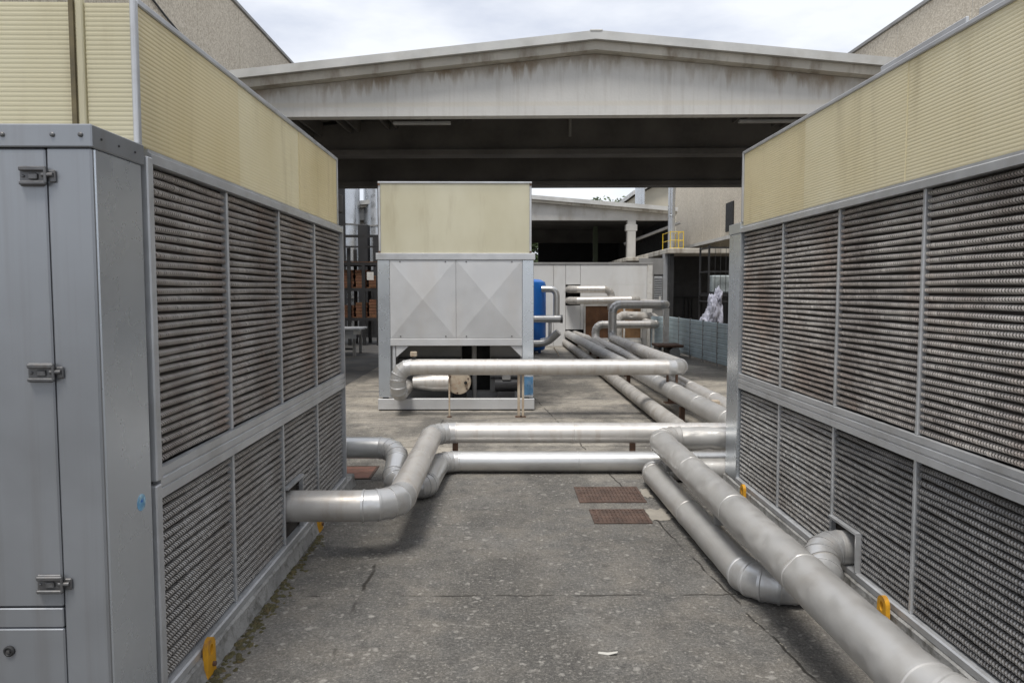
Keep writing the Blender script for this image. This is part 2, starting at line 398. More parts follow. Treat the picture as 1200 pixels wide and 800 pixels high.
def lug(unit, x, y, side, top):
    """yellow lifting plate with an eye and a bolt"""
    w, r, t = .046, .042, .022
    out = [(y-w, .004), (y+w, .004)]
    out += [(y+r*math.cos(a), top-r+r*math.sin(a)) for a in [math.pi*i/12 for i in range(13)]]
    hol = [(y+.017*math.cos(2*math.pi*i/16), top-r-.008+.024*math.sin(2*math.pi*i/16)) for i in range(16)]
    bm = bmesh.new()
    ov = [bm.verts.new((x, a, b)) for a, b in out]; hv = [bm.verts.new((x, a, b)) for a, b in hol]
    es = [bm.edges.new((L[i], L[(i+1) % len(L)])) for L in (ov, hv) for i in range(len(L))]
    bmesh.ops.triangle_fill(bm, edges=es, use_beauty=True)
    r_ = bmesh.ops.extrude_face_region(bm, geom=bm.faces[:])
    for v in [q for q in r_['geom'] if isinstance(q, bmesh.types.BMVert)]: v.co.x += side*t
    bm.verts.ensure_lookup_table(); bm.verts.index_update()
    mb = MB(); mb.add([v.co.copy() for v in bm.verts], [tuple(v.index for v in f.verts) for f in bm.faces]); bm.free()
    o = part('lifting_lug', mb, YEL, unit, 40)
    bo = MB(); bo.lathe([(.011, 0), (.011, .012), (.006, .014)], (x+side*t, y+.012, .045), 8, 'X')
    part('bolt', bo, RUST, o)
    return o

def latch(unit, x, y, z):
    """overcentre latch on a face looking towards -Y"""
    o = part('latch', B((x, y-.008, z), (x+.078, y, z+.062), .003), STEEL, unit)
    m = MB(); m.box((x+.004, y-.022, z+.046), (x+.088, y-.0081, z+.060), .003); m.box((x+.004, y-.022, z+.003), (x+.088, y-.0081, z+.015), .003)
    part('latch_lever', m, STEEL, o)
    m = MB(); m.box((x+.030, y-.016, z+.020), (x+.058, y-.0082, z+.040), .003); part('latch_tongue', m, STEEL, o)
    m = MB(); m.box((x+.090, y-.010, z+.012), (x+.112, y-.0002, z+.050), .003); part('latch_keeper', m, STEEL, o)
    m = MB(); m.tube((x+.074, y-.014, z+.034), (x+.108, y-.014, z+.034), .007, n=10); m.tube((x+.086, y-.018, z+.010), (x+.086, y-.018, z+.054), .005, n=10); part('latch_rod', m, STEEL, o)
    for q in (.012, .022):
        m = MB(); m.lathe([(.0045, 0), (.0045, .003), (.002, .005)], (x+q, y-.008, z+.031 if q < .02 else z+.031), 8, 'Y')
        if q < .02: part('rivet', m, STEEL, o)
    return o

Z_MID0, Z_MID1, Z_TOP0, Z_TOP = .87, .985, 2.115, 2.168
def rails(unit, side, xp, segs, ys):
    """mid rail and top rail in profile, each segment a piece; dividers between the coils"""
    x = xp
    for a, b in segs:
        m = MB()
        pr = [(0, Z_MID0), (.030, Z_MID0), (.030, Z_MID0+.035), (.024, Z_MID0+.038), (.024, Z_MID0+.043), (.030, Z_MID0+.046), (.030, Z_MID0+.074), (.022, Z_MID0+.078), (.022, Z_MID0+.083), (.028, Z_MID0+.086), (.028, Z_MID1), (0, Z_MID1)]
        m.prism([(x+side*(p-.03), z) for p, z in pr], 1, a, b); part('middle_rail', m, ALUP, unit)
    a, b = min(s[0] for s in segs), max(s[1] for s in segs)
    pr = [(-.09, Z_TOP0), (.004, Z_TOP0), (.004, Z_TOP0+.034), (-.010, Z_TOP0+.041), (-.010, Z_TOP), (-.09, Z_TOP)]
    m = MB(); m.prism([(x+side*p, z) for p, z in pr], 1, a, b); part('top_rail', m, ALUP, unit)
    m = MB(); m.prism([(x-side*.07, .098), (x+side*.004, .098), (x+side*.004, .128), (x-side*.004, .134), (x-side*.07, .134)], 1, a, b); part('base_rail', m, ALUP, unit)
    for y in ys:
        for z0, z1 in ((.1345, Z_MID0-.0005), (Z_MID1+.0005, Z_TOP0-.0005)):
            part('divider', B((x-side*.046, y-.011, z0), (x-side*.014, y+.011, z1), .003), ALUP, unit)

# ---- left unit
XL = -1.29
ul = thing('cooling_unit', (XL-1.0, 4.3, 0), 'metal cooling unit with latched cabinet door, blue round sticker and finned coils', 'cooling unit', 'box-shaped rooftop-style cooling units in the yard')
YL = [2.80, 3.60, 4.425, 5.25, 6.075]
for i in range(4):
    a, b = YL[i]+.011, YL[i+1]-.011
    coil(ul, 1, XL, a, b, Z_MID1+.001, Z_TOP0-.001, FIN)
    coil(ul, 1, XL, a, b, .135, Z_MID0-.001, FING, .003, hole=(a, a+.36, .46) if i == 2 else None)
rails(ul, 1, XL, [(2.80, 6.075)], YL[1:4])
part('end_strip', B((XL-.05, 6.077, .098), (XL+.003, 6.095, Z_TOP)), ALUP, ul)
for z0, z1, dx in ((.10, .93, 0), (.945, 2.135, .004)):
    part('coil_frame_post', B((XL-.05, 2.752, z0), (XL+.006+dx, 2.799, z1), .005), ALUP, ul)
# hole trim at the near pipe
part('opening_trim', B((XL-.03, 4.437, .462), (XL+.004, 4.79, .476)).xf(Matrix.Translation((0, 0, 0))), ALUP, ul)
part('opening_trim', B((XL-.03, 4.786, .135), (XL-.004, 4.798, .4615)), ALUP, ul)
part('opening_liner', B((XL-.40, 4.44, .136), (XL-.095, 4.78, .46)), BLACK, ul)
# body
part('body', B((XL-2.05, 2.75, .10), (XL-.10, 6.08, 2.10)), DARKST, ul)
part('far_end_panel', B((XL-2.05, 6.097, .10), (XL-.03, 6.107, 2.16)), GALV, ul)
part('fan_deck', B((XL-2.03, 2.78, 2.125), (XL-.10, 6.07, 2.135)), GALV, ul)
# cabinet at the near end
y0, y1 = 2.40, 2.725
zc = 2.098
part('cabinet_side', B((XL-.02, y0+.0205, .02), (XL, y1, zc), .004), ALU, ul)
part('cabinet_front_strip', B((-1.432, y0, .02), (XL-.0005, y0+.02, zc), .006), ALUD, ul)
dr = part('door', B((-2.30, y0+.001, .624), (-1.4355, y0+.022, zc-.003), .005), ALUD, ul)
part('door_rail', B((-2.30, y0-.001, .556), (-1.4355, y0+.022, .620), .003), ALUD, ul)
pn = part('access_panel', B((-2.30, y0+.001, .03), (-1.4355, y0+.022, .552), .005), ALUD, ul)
m = MB(); m.lathe([(.018, 0), (.018, .006), (.013, .009), (.010, .006), (.0, .006)], (-1.615, y0+.001, .478), 20, 'Y'); kb = part('lock', m, RUBBER, pn, 40)
m = MB(); m.lathe([(.006, .006), (.006, .011), (.0, .012)], (-1.615, y0+.001, .478), 12, 'Y'); part('lock_pin', m, STEEL, kb)
for z in (1.977, 1.36, .672): latch(dr, -1.512, y0, z)
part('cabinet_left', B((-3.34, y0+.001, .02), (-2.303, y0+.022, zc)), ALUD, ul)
part('cabinet_core', B((-3.33, y0+.024, .02), (XL-.022, y1-.003, zc-.002)), BLACK, ul)
# cap flange with bolts
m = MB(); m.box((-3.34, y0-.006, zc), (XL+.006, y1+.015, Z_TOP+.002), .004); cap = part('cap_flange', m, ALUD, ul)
for x in (-1.405, -1.318, -1.56):
    m = MB(); m.lathe([(.0075, 0), (.0075, .004), (.004, .007), (.0, .0075)], (x, y0-.006, Z_TOP-.032), 10, 'Y'); part('bolt', m, STEEL, cap)
for y in (2.45, 2.56, 2.67):
    m = MB(); m.lathe([(.004, 0), (.004, .003), (.0, .004)], (XL+.006, y, Z_TOP-.036), 10, 'X'); part('bolt', m, DARKST, cap)
# sticker
m = MB(); m.lathe([(.030, 0), (.030, .0012)], (XL, 2.645, .90), 28, 'X'); st = part('sticker', m, STICK, ul); st['label'] = 'small round blue sticker'
m = MB(); m.add([(XL+.0016, 2.645+a, .90+b) for a, b in ((-.012, .004), (-.002, .012), (.004, .006), (.014, .012), (.008, .0), (-.004, .001))], [(0, 1, 2, 3, 4, 5)]); part('sticker_mark', m, BLUE, st)
# canopy
CT = 2.672
segs = [2.735, 3.77, 4.86, 5.945]
for i in range(3):
    part('canopy_panel', ribbed(segs[i]+.012, segs[i+1]-.002+(.006 if i < 2 else 0), 2.17, CT-.012, XL-.012-(.003 if i % 2 else 0), 1), POLY2 if i != 1 else POLY, ul)
part('canopy_corner_post', B((XL-.022, 2.718, 2.171), (XL-.002, 2.746, CT), .004), ALUP, ul)
part('canopy_end_post', B((XL-.03, 5.946, 2.17), (XL-.004, 5.966, CT), .003), ALUP, ul)
part('canopy_top_trim', B((XL-.034, 2.747, CT-.011), (XL-.003, 5.968, CT+.014), .004), ALUP, ul)
part('canopy_panel', ribbed(-1.475, XL-.024, 2.171, CT-.01, 2.735, -1, ax=1), POLYP, ul)
part('seal_strip', B((-1.522, 2.715, 2.171), (-1.506, 2.7265, CT)), mk('mould_stain', (.16, .13, .07), .8, 0, .3, 9), ul)
part('canopy_panel', ribbed(-2.5, -1.505, 2.171, CT-.01, 2.728, -1, ax=1), POLYP, ul)
part('canopy_panel', ribbed(-3.3, -2.51, 2.171, CT-.01, 2.728, -1, ax=1), POLYP, ul)
m = MB(); m.box((-1.504, 2.722, 2.171), (-1.478, 2.745, CT+.006), .004); part('canopy_post', m, POLYP, ul)
part('canopy_panel', B((-3.3, 5.93, 2.17), (XL-.035, 5.942, CT)), POLY, ul)
part('canopy_panel', B((-3.32, 2.74, 2.17), (-3.305, 5.95, CT)), POLY, ul)
lug(ul, XL+.012, 3.15, 1, .165)
lug(ul, XL+.012, 5.10, 1, .155)
m = MB(); m.box((XL-2.1, 2.32, 0), (XL-.03, 6.2, .0195)); part('base_pad', m, DARKST, ul)
# concrete kerb below the coils
def rough_kerb(xa, xb, ya, yb, h, seed):
    mb = MB(); n = 60; rnd = random.Random(seed); rs = []
    for i in range(n+1):
        y = ya+(yb-ya)*i/n; e = rnd.uniform(-.006, .006); e2 = rnd.uniform(-.008, .004)
        rs.append([(xa, y, 0), (xb+e+(.012 if xb > xa else -.012), y, 0), (xb+e*.5, y, h*.5), (xb+e2*.5, y, h-.012), (xb-(.012 if xb > xa else -.012), y, h+e2*.3), (xa, y, h)])
    return mb.rings(rs)
single('concrete_plinth', rough_kerb(XL-.5, XL+.015, 2.76, 6.35, .096, 3), PLINTH, 'chipped concrete plinth with mossy foot under the unit with the blue sticker', 'plinth', 'concrete plinths under the cooling units', 30)

# ---- right unit
XR = 1.90
ur = thing('cooling_unit', (XR+1.0, 3.5, 0), 'long finned cooling unit with pipe elbow entering its coils and ribbed yellow canopy', 'cooling unit', 'box-shaped rooftop-style cooling units in the yard')
YR = [6.03, 5.165, 4.30, 3.43, 2.56, 1.69]
for i in range(5):
    a, b = YR[i+1]+.011, YR[i]-.011
    coil(ur, -1, XR, a, b, Z_MID1+.001, Z_TOP0-.001, FIN)
    coil(ur, -1, XR, a, b, .135, Z_MID0-.001, FING if i < 2 else FIND, .003, hole=(b-.34, b, .335) if i == 2 else None)
rails(ur, -1, XR, [(4.305, 6.03), (1.69, 4.302)], YR[1:5])
part('opening_trim', B((XR-.006, 3.938, .337), (XR+.03, 4.289, .349)), ALUP, ur)
part('opening_trim', B((XR-.006, 3.936, .135), (XR+.03, 3.948, .3365)), ALUP, ur)
part('opening_liner', B((XR+.095, 3.95, .136), (XR+.4, 4.288, .335)), BLACK, ur)
part('corner_post', B((XR-.002, 6.031, .098), (XR+.30, 6.33, Z_TOP0), .006), ALU, ur)
part('corner_post_cap', B((XR-.006, 6.032, Z_TOP0+.001), (XR+2.0, 6.335, Z_TOP+.03), .004), ALU, ur)
part('far_end_panel', B((XR+.302, 6.30, .098), (XR+2.0, 6.32, Z_TOP0)), ALU, ur)
part('body', B((XR+.10, 1.0, .10), (XR+2.0, 6.029, 2.10)), DARKST, ur)
part('near_cabinet', B((XR-.002, .9, .02), (XR+2.0, 1.678, 2.168), .005), ALU, ur)
part('fan_deck', B((XR+.10, 1.7, 2.125), (XR+2.0, 6.02, 2.135)), GALV, ur)
CTR = 2.742
segs = [1.75, 2.39, 3.60, 4.81, 6.02]
for i in range(4):
    part('canopy_panel', ribbed(segs[i]+.002, segs[i+1]-.002, 2.17, CTR-.012, XR+.012+(.003 if i % 2 else 0), -1), POLY2 if i == 3 else POLY, ur)
part('canopy_end_post', B((XR+.002, 6.021, 2.199), (XR+.03, 6.045, CTR), .003), ALUP, ur)
part('canopy_top_trim', B((XR+.003, 1.75, CTR-.011), (XR+.034, 6.047, CTR+.012), .004), ALUP, ur)
part('canopy_flashing', B((XR+.036, 3.20, CTR+.002), (XR+.05, 3.92, CTR+.055), .004), ALUP, ur)
part('canopy_flashing', B((XR+.036, 1.75, CTR+.002), (XR+.05, 3.12, CTR+.055), .004), ALUP, ur)
part('canopy_panel', B((XR+.036, 6.02, 2.20), (XR+1.98, 6.032, CTR)), POLY, ur)
part('canopy_panel', B((XR+1.98, 1.75, 2.17), (XR+1.995, 6.02, CTR)), POLY, ur)
part('canopy_panel', B((XR+.036, 1.73, 2.17), (XR+1.98, 1.742, CTR)), POLYP, ur)
lug(ur, XR-.030, 3.56, -1, .165)
lug(ur, XR-.030, 5.72, -1, .155)
single('concrete_plinth', rough_kerb(XR+.5, XR-.012, .9, 6.42, .096, 5), PLINTH, 'pale concrete plinth under the long unit that a pipe elbow enters', 'plinth', 'concrete plinths under the cooling units', 30)

# ---- centre unit
uc = thing('cooling_unit', (-.66, 11.4, 0), 'cooling unit with two creased square end panels above an open pipe bay', 'cooling unit', 'box-shaped rooftop-style cooling units in the yard')
YC = 10.32; xa, xb = -1.722, .405
part('base_beam', B((xa-.012, YC-.01, .018), (xb+.022, YC+.09, .166), .005), GALV, uc)
part('base_skid', B((xa, YC, 0), (xb, YC+2.4, .0175)), DARKST, uc)
part('corner_post', B((xa, YC, .1885), (-1.556, YC+.12, 2.075), .006), ALU, uc)
part('corner_post', B((.258, YC, .1885), (xb+.01, YC+.12, 2.075), .006), ALU, uc)
part('post_foot', B((xa+.05, YC+.02, .1665), (-1.60, YC+.1, .188)), BLACK, uc)
part('post_foot', B((.30, YC+.02, .1665), (xb-.05, YC+.1, .188)), BLACK, uc)
part('top_flange', B((xa-.02, YC-.012, 2.0755), (xb+.03, YC+.12, 2.165), .005), ALUP, uc)
part('lower_flange', B((-1.556, YC-.002, .90), (.2575, YC+.05, .995), .004), GALV, uc)
for x0, x1 in ((-1.553, -.653), (-.649, .255)):
    cx, cz = (x0+x1)/2, (1.0+2.073)/2; m = MB()
    y = YC+.004
    m.add([(x0, y, 1.0), (x1, y, 1.0), (x1, y, 2.073), (x0, y, 2.073), (cx, y-.044, cz), (x0, y+.02, 1.0), (x1, y+.02, 1.0), (x1, y+.02, 2.073), (x0, y+.02, 2.073)],
          [(0, 1, 4), (1, 2, 4), (2, 3, 4), (3, 0, 4), (5, 6, 1, 0), (6, 7, 2, 1), (7, 8, 3, 2), (8, 5, 0, 3), (8, 7, 6, 5)])
    pl = part('creased_panel', m, GALV, uc)
    for bx, bz in ((x0+.14, 1.03), (x1-.14, 1.03), (x0+.14, 2.05), (x1-.14, 2.05)):
        m = MB(); m.lathe([(.010, 0), (.010, .004), (0, .006)], (bx, y-.004, bz), 8, 'Y'); part('screw', m, STEEL, pl)
part('film_remnant', B((.268, YC-.004, .215), (xb+.004, YC-.0005, .47)), BLUEF, uc)['label'] = 'blue protective film left on the post'
# bay inside
part('bay_back', B((-1.55, YC+.75, .17), (-.62, YC+.76, .90)), GREYP, uc)
part('bay_back', B((-.20, YC+.75, .17), (.25, YC+.76, .90)), GREYP, uc)
part('bay_dark_opening', B((-.62, YC+.9, .17), (-.20, YC+.91, .90)), BLACK, uc)
part('bay_side', B((-1.556, YC+.13, .17), (-1.546, YC+.75, .90)), GREYP, uc)
part('bay_floor', B((-1.54, YC+.1, .02), (.25, YC+.74, .05)), DARKST, uc)
part('bay_rib', B((-1.545, YC+.70, .66), (-.63, YC+.749, .68)), DARKST, uc)
part('bay_rib', B((-.19, YC+.70, .66), (.245, YC+.749, .68)), DARKST, uc)
part('bay_rib', B((-.19, YC+.70, .36), (.245, YC+.749, .38)), DARKST, uc)
part('inner_post', B((-1.53, YC+.02, .17), (-1.49, YC+.06, .899)), ALUP, uc)
part('body', B((xa+.02, YC+.95, .05), (xb-.02, YC+2.4, 2.15)), GALV, uc)
part('body_top', B((xa+.02, YC+.125, 1.0), (xb-.02, YC+.94, 2.15)), GREYP, uc)
m = MB(); m.tube((-.12, 10.62, .33), (.20, 10.62, .33), .10, n=20); mo = part('fan_motor', m, DARKST, uc, 40)
part('motor_foot', B((-.08, 10.55, .051), (.16, 10.69, .235)), DARKST, mo); part('terminal_box', B((-.02, 10.52, .40), (.10, 10.64, .48), .006), GREYP, mo)
m = MB(); m.tube((-.42, 10.75, .051), (-.42, 10.75, .90), .035, n=12); part('drain_pipe', m, GREYP, uc, 40)
part('gusset', MB().prism([(.255, .899), (.09, .899), (.255, .74)], 1, YC+.02, YC+.03), GALV, uc)
part('gusset', MB().prism([(-1.48, .899), (-1.30, .899), (-1.48, .74)], 1, YC+.02, YC+.03), GALV, uc)
# canopy box
CC = 3.13; c0, c1 = -1.705, .385
part('canopy_panel', B((c0+.03, YC+.03, 2.17), (c1-.03, YC+.04, CC-.02)), POLYP, uc)
part('canopy_panel', B((c0+.005, YC+.05, 2.17), (c0+.017, YC+2.3, CC-.02)), POLY, uc)
part('canopy_panel', B((c1-.017, YC+.05, 2.17), (c1-.005, YC+2.3, CC-.02)), POLY, uc)
part('canopy_panel', B((c0+.03, YC+2.29, 2.17), (c1-.03, YC+2.30, CC-.02)), POLYP, uc)
for x0 in (c0, c1-.029):
    part('canopy_corner_post', B((x0, YC+.02, 2.166), (x0+.029, YC+.048, CC-.0205), .004), ALUP, uc)
part('canopy_top_trim', B((c0-.004, YC+.018, CC-.02), (c1+.004, YC+.05, CC+.004), .004), ALUP, uc)
part('canopy_bar', B((c0+.03, YC+.042, CC-.13), (c1-.03, YC+.06, CC-.021)), GALV, uc)
for sx in (c0+.03, c1-.03):
    m = MB(); mid = (sx+(.45 if sx < -.6 else -.45)); m.tube((sx, YC+1.2, CC-.05), (mid, YC+.10, 2.2), .018, n=8); part('canopy_brace', m, ALUP, uc)
for x in (c0+.012, c1-.014):
    part('corner_clip', B((x-.014, YC+.010, CC-.05), (x+.014, YC+.0175, CC-.022)), RUST, uc)
    part('corner_clip', B((x-.014, YC+.010, 2.17), (x+.014, YC+.0195, 2.195)), RUST, uc)

# ------------------------------------------------------------------ insulated pipes
def frame_rings(pts, rad, n, up=None, dent=0., seed=0):
    rs = []; u = None
    for i, p in enumerate(pts):
        d = (pts[min(i+1, len(pts)-1)]-pts[max(i-1, 0)]).normalized()
        if u is None: u = d.orthogonal().normalized()
        u = (u-d*u.dot(d)).normalized(); v = d.cross(u)
        r = rad[i] if isinstance(rad, list) else rad
        ring = []
        for j in range(n):
            a = 2*math.pi*j/n; q = p+u*(r*math.cos(a))+v*(r*math.sin(a))
            if dent:
                w_ = noise.noise(q*4+Vector((seed, 0, 0)))*dent*.5+min(0, noise.noise(q*9+Vector((0, seed, 3)))+.22)*dent*3
                q = q+(q-p).normalized()*w_
            ring.append(q)
        rs.append(ring)
    return rs
def pipe(name, pts, r, mat, emat, label, bend=1.15, group=None, n=28, sec=1.05, dent=.0, gores=4, end_cap=True):
    pts = [Vector(p) for p in pts]
    base = Vector((pts[len(pts)//2].x, pts[len(pts)//2].y, min(p.z for p in pts)-r))
    root = thing(name, base, label, 'pipe', group)
    cur = pts[0]; cnt = 0
    def straight(a, b):
        nonlocal cnt
        L = (b-a).length
        if L < .01: return
        k = max(1, round(L/sec)); d = (b-a)/k
        for i in range(k):
            p0, p1 = a+d*i, a+d*(i+1); l = (p1-p0).length; e = (p1-p0)/l
            stations = [0, min(.009, l*.2), min(.012, l*.25)]; rad = [r+.0032, r+.0032, r]
            m_ = max(2, int(l/.03)) if dent else 2
            for q in range(1, m_): stations.append(stations[2]+(l-stations[2])*q/m_); rad.append(r)
            stations.append(l); rad.append(r)
            mb = MB(); mb.rings(frame_rings([p0+e*s for s in stations], rad, n, dent=dent, seed=cnt*3.1), cap=True)
            part('pipe_section', mb, mat, root, 35); cnt += 1
    for i in range(1, len(pts)-1):
        d1 = (pts[i]-pts[i-1]).normalized(); d2 = (pts[i+1]-pts[i]).normalized()
        ang = d1.angle(d2); Rb = r*2*bend; t = Rb*math.tan(ang/2)
        t = min(t, (pts[i]-pts[i-1]).length*.48, (pts[i+1]-pts[i]).length*.48); Rb = t/math.tan(ang/2)
        a = pts[i]-d1*t; b = pts[i]+d2*t
        straight(cur, a)
        nrm = d1.cross(d2).normalized(); cen = a+nrm.cross(d1)*Rb
        ng = max(2, round(gores*ang/(math.pi/2)))
        P = [cen+Matrix.Rotation(ang*q/ng, 3, nrm) @ (a-cen) for q in range(ng+1)]
        T = [Matrix.Rotation(ang*q/ng, 3, nrm) @ d1 for q in range(ng+1)]
        u0 = d1.orthogonal().normalized()
        for q in range(ng):
            def ring(pt, tq, rr, rot):
                M3 = Matrix.Rotation(rot, 3, nrm); u = M3 @ u0; v = M3 @ d1.cross(u0)
                return [pt+u*(rr*math.cos(2*math.pi*j/n))+v*(rr*math.sin(2*math.pi*j/n)) for j in range(n)]
            A, Bq = P[q], P[q+1]; ra, rb_ = ang*q/ng, ang*(q+1)/ng
            mb = MB()
            def mid(f, rr): return ring(A.lerp(Bq, f), None, rr, ra+(rb_-ra)*f)
            f = min(.25, .010/max((Bq-A).length, 1e-3))
            mb.rings([ring(A, None, r+.006, ra), mid(f, r+.006), mid(f*1.3, r+.0015), ring(Bq, None, r+.0015, rb_)])
            part('elbow_gore', mb, emat, root, 35)
        cur = b
    straight(cur, pts[-1])
    return root
def post(root, x, y, z1, w=.03, mat=RUST, foot=True):
    part('support_post', B((x-w/2, y-w/2, .012 if foot else 0), (x+w/2, y+w/2, z1), .003), mat, root)
    if foot: part('foot_plate', B((x-w*1.3, y-w*1.3, 0), (x+w*1.3, y+w*1.3, .0115)), RUST, root)

r = .095
GP = 'silver clad insulated pipes crossing the yard'
p1 = pipe('insulated_pipe', [(XL-.25, 4.545, .335), (-.655, 4.545, .335), (-.655, 6.93, .335), (3.9, 6.87, .335)], r, PIPE, ELB,
          'raised silver pipe leaving the lower coil of the unit with the sticker', 1.1, GP, dent=.0007)
post(p1, -.45, 6.93, .25, .05); post(p1, 1.2, 6.90, .25, .05); pass
p2 = pipe('insulated_pipe', [(-2.4, 6.48, .30), (-.90, 6.42, .30), (-.90, 6.02, .105), (-.62, 5.78, .105), (-.575, 6.76, .105), (3.9, 6.70, .105)], r*.97, PIPEC, ELB,
          'shiny low silver pipe dropping in an elbow behind the unit with the sticker', .95, GP, dent=.0004)
p3 = pipe('insulated_pipe', [(3.9, 6.50, .365), (1.345, 6.48, .365), (1.36, 2.13, .365), (2.3, 2.04, .365)], r+.006, PIPED, PIPED,
          'dented grey raised pipe running along the long unit above its twin', 1.0, GP, n=64, dent=.008)
for y in (4.6, 6.0): part('saddle', B((1.315, y-.025, .195), (1.375, y+.025, .268)), GREYP, p3)
p4 = pipe('insulated_pipe', [(3.9, 6.46, .105), (1.265, 6.42, .105), (1.325, 3.82, .105), (1.72, 3.86, .105), (1.745, 4.10, .215), (2.2, 4.12, .215)], r, PIPED, ELB,
          'low grey pipe whose bright elbow turns into the coil of the long unit', 1.0, GP, n=32, dent=.0012)
p7 = pipe('insulated_pipe', [(-1.38, 10.62, .30), (-1.38, 9.78, .30), (-1.38, 9.78, .66), (2.345, 9.78, .655), (2.74, 18.85, .46), (2.74, 18.85, 1.31), (4.13, 18.95, 1.31), (4.13, 22.3, 1.31)], .104, PIPE, ELB,
          'long silver pipe from the creased panel unit running back and rising in a tall step', .95, GP, dent=.0007)
post(p7, -.71, 9.78, .565, .022, BEIGE); post(p7, .20, 9.78, .56, .035, BEIGE); post(p7, .255, 9.78, .56, .03, BEIGE)
post(p7, 4.13, 19.02, 1.215, .13, WHITEP); part('bracket', B((2.14, 9.76, .455), (2.165, 9.80, .56)), RUST, p7); part('bracket', B((2.26, 9.76, .455), (2.285, 9.80, .56)), RUST, p7)
vv = part('air_vent', B((-1.215, 9.745, .80), (-1.13, 9.815, .862), .006), BEIGE, p7); m = MB(); m.tube((-1.17, 9.78, .76), (-1.17, 9.78, .80), .03, n=12); part('vent_stem', m, DARKST, vv)
GB = 'pipes running from the white wall along the yard floor'
pa = pipe('insulated_pipe', [(1.86, 22.7, .11), (1.98, 7.2, .11), (3.9, 7.10, .11)], .10, PIPEM, PIPEM, 'lowest dull pipe on the ground coming from the wall opening', 1.0, GB, dent=.001)
pb = pipe('insulated_pipe', [(1.93, 22.7, .36), (2.24, 7.15, .36), (3.9, 7.13, .36)], .11, PIPED, PIPED, 'thick pale grey pipe from the wall opening above the lowest pipe', 1.0, GB, dent=.0014)
for y in (9.0, 12.5, 16, 20): post(pb, 2.20-(y-7.15)*.02, y, .25, .06)
pc = pipe('insulated_pipe', [(4.05, 22.2, .77), (4.05, 19.75, .77), (2.42, 19.7, .77), (2.42, 19.7, .38), (2.53, 7.6, .34), (3.9, 7.55, .34)], .10, PIPE, PIPED, 'silver pipe with a low step passing under the long cross pipe', .95, GB, dent=.001)
for y in (8.45, 11, 14.5, 18): post(pc, 2.50-(y-8)*.009, y, .24, .07, BEIGE if y < 9 else RUST)
part('support_post', B((2.355, 8.36, 0), (2.435, 8.44, .42), .004), BEIGE, pc)
post(pc, 3.95, 19.72, .68, .05, WHITEP); post(pc, 2.95, 19.7, .67, .05, WHITEP)
pd = pipe('insulated_pipe', [(2.13, 22.7, .38), (2.27, 20.2, .38), (2.29, 16.8, .30)], .085, PIPEM, PIPEM, 'short dull pipe ending beside the stepped silver pipe near the wall', 1.0, GB, dent=.001)
post(pd, 2.27, 19.5, .28, .05)
# wall pipes
pe = pipe('insulated_pipe', [(1.93, 22.9, 1.70), (1.98, 22.18, 1.70), (3.18, 22.18, 1.70), (3.18, 22.18, 1.10)], .105, PIPE, PIPEM, 'upper wall pipe bending down at its end beside the white wall', .9, 'pipes on the white wall', dent=.0006)
pf = pipe('insulated_pipe', [(1.93, 22.9, 1.37), (1.98, 22.1, 1.37), (3.95, 22.05, 1.40), (3.95, 22.7, 1.40)], .105, PIPE, PIPEM, 'lower wall pipe running level across the white wall', .9, 'pipes on the white wall', dent=.0014)
post(pf, 3.55, 22.05, 1.30, .05, WHITEP); post(pe, 3.18, 22.18, 1.0, .08, GREYP)
pg = pipe('insulated_pipe', [(3.30, 21.6, 0.0), (3.30, 21.6, .96), (4.4, 21.5, .90), (4.4, 21.5, .0)], .13, PIPEM, PIPEM, 'lumpy grey fabric wrapped pipe behind the tall silver step', .8, 'pipes on the white wall', dent=.02)

# vessel in the bay of the centre unit
vs = thing('pressure_vessel', (-.75, 10.6, .05), 'short horizontal metal vessel with pale round end cap in the open pipe bay', 'vessel')
m = MB(); m.lathe([(.165, -.12), (.172, -.12), (.172, .0), (.165, .012), (.05, .024), (0, .024)], (-.63, 10.50, .37), 32, 'Y'); part('end_cap', m, BEIGE, vs, 30)
m = MB(); m.lathe([(.15, -.5), (.15, -.121)], (-.63, 10.50, .37), 28, 'Y'); part('vessel_body', m, PIPED, vs, 30)
m = MB(); m.tube((-1.27, 10.52, .37), (-1.0, 10.52, .37), .085, .125, 24); part('reducer', m, PIPE, vs, 30)
m = MB(); m.tube((-1.0, 10.52, .37), (-.75, 10.52, .37), .128, n=24); part('side_branch', m, PIPE, vs, 30)
for a in range(6):
    m = MB(); m.lathe([(.012, 0), (.012, .012), (0, .014)], (-.63+.145*math.cos(a*1.047+.4), 10.488, .37+.145*math.sin(a*1.047+.4)), 8, 'Y'); part('bolt', m, RUST, vs)
m = MB(); m.lathe([(.022, 0), (.022, .03), (.012, .035)], (-.53, 10.476, .37), 12, 'Y'); part('plug', m, BLACK, vs)
part('saddle', B((-.72, 10.6, .0505), (-.54, 10.9, .25)), DARKST, vs)

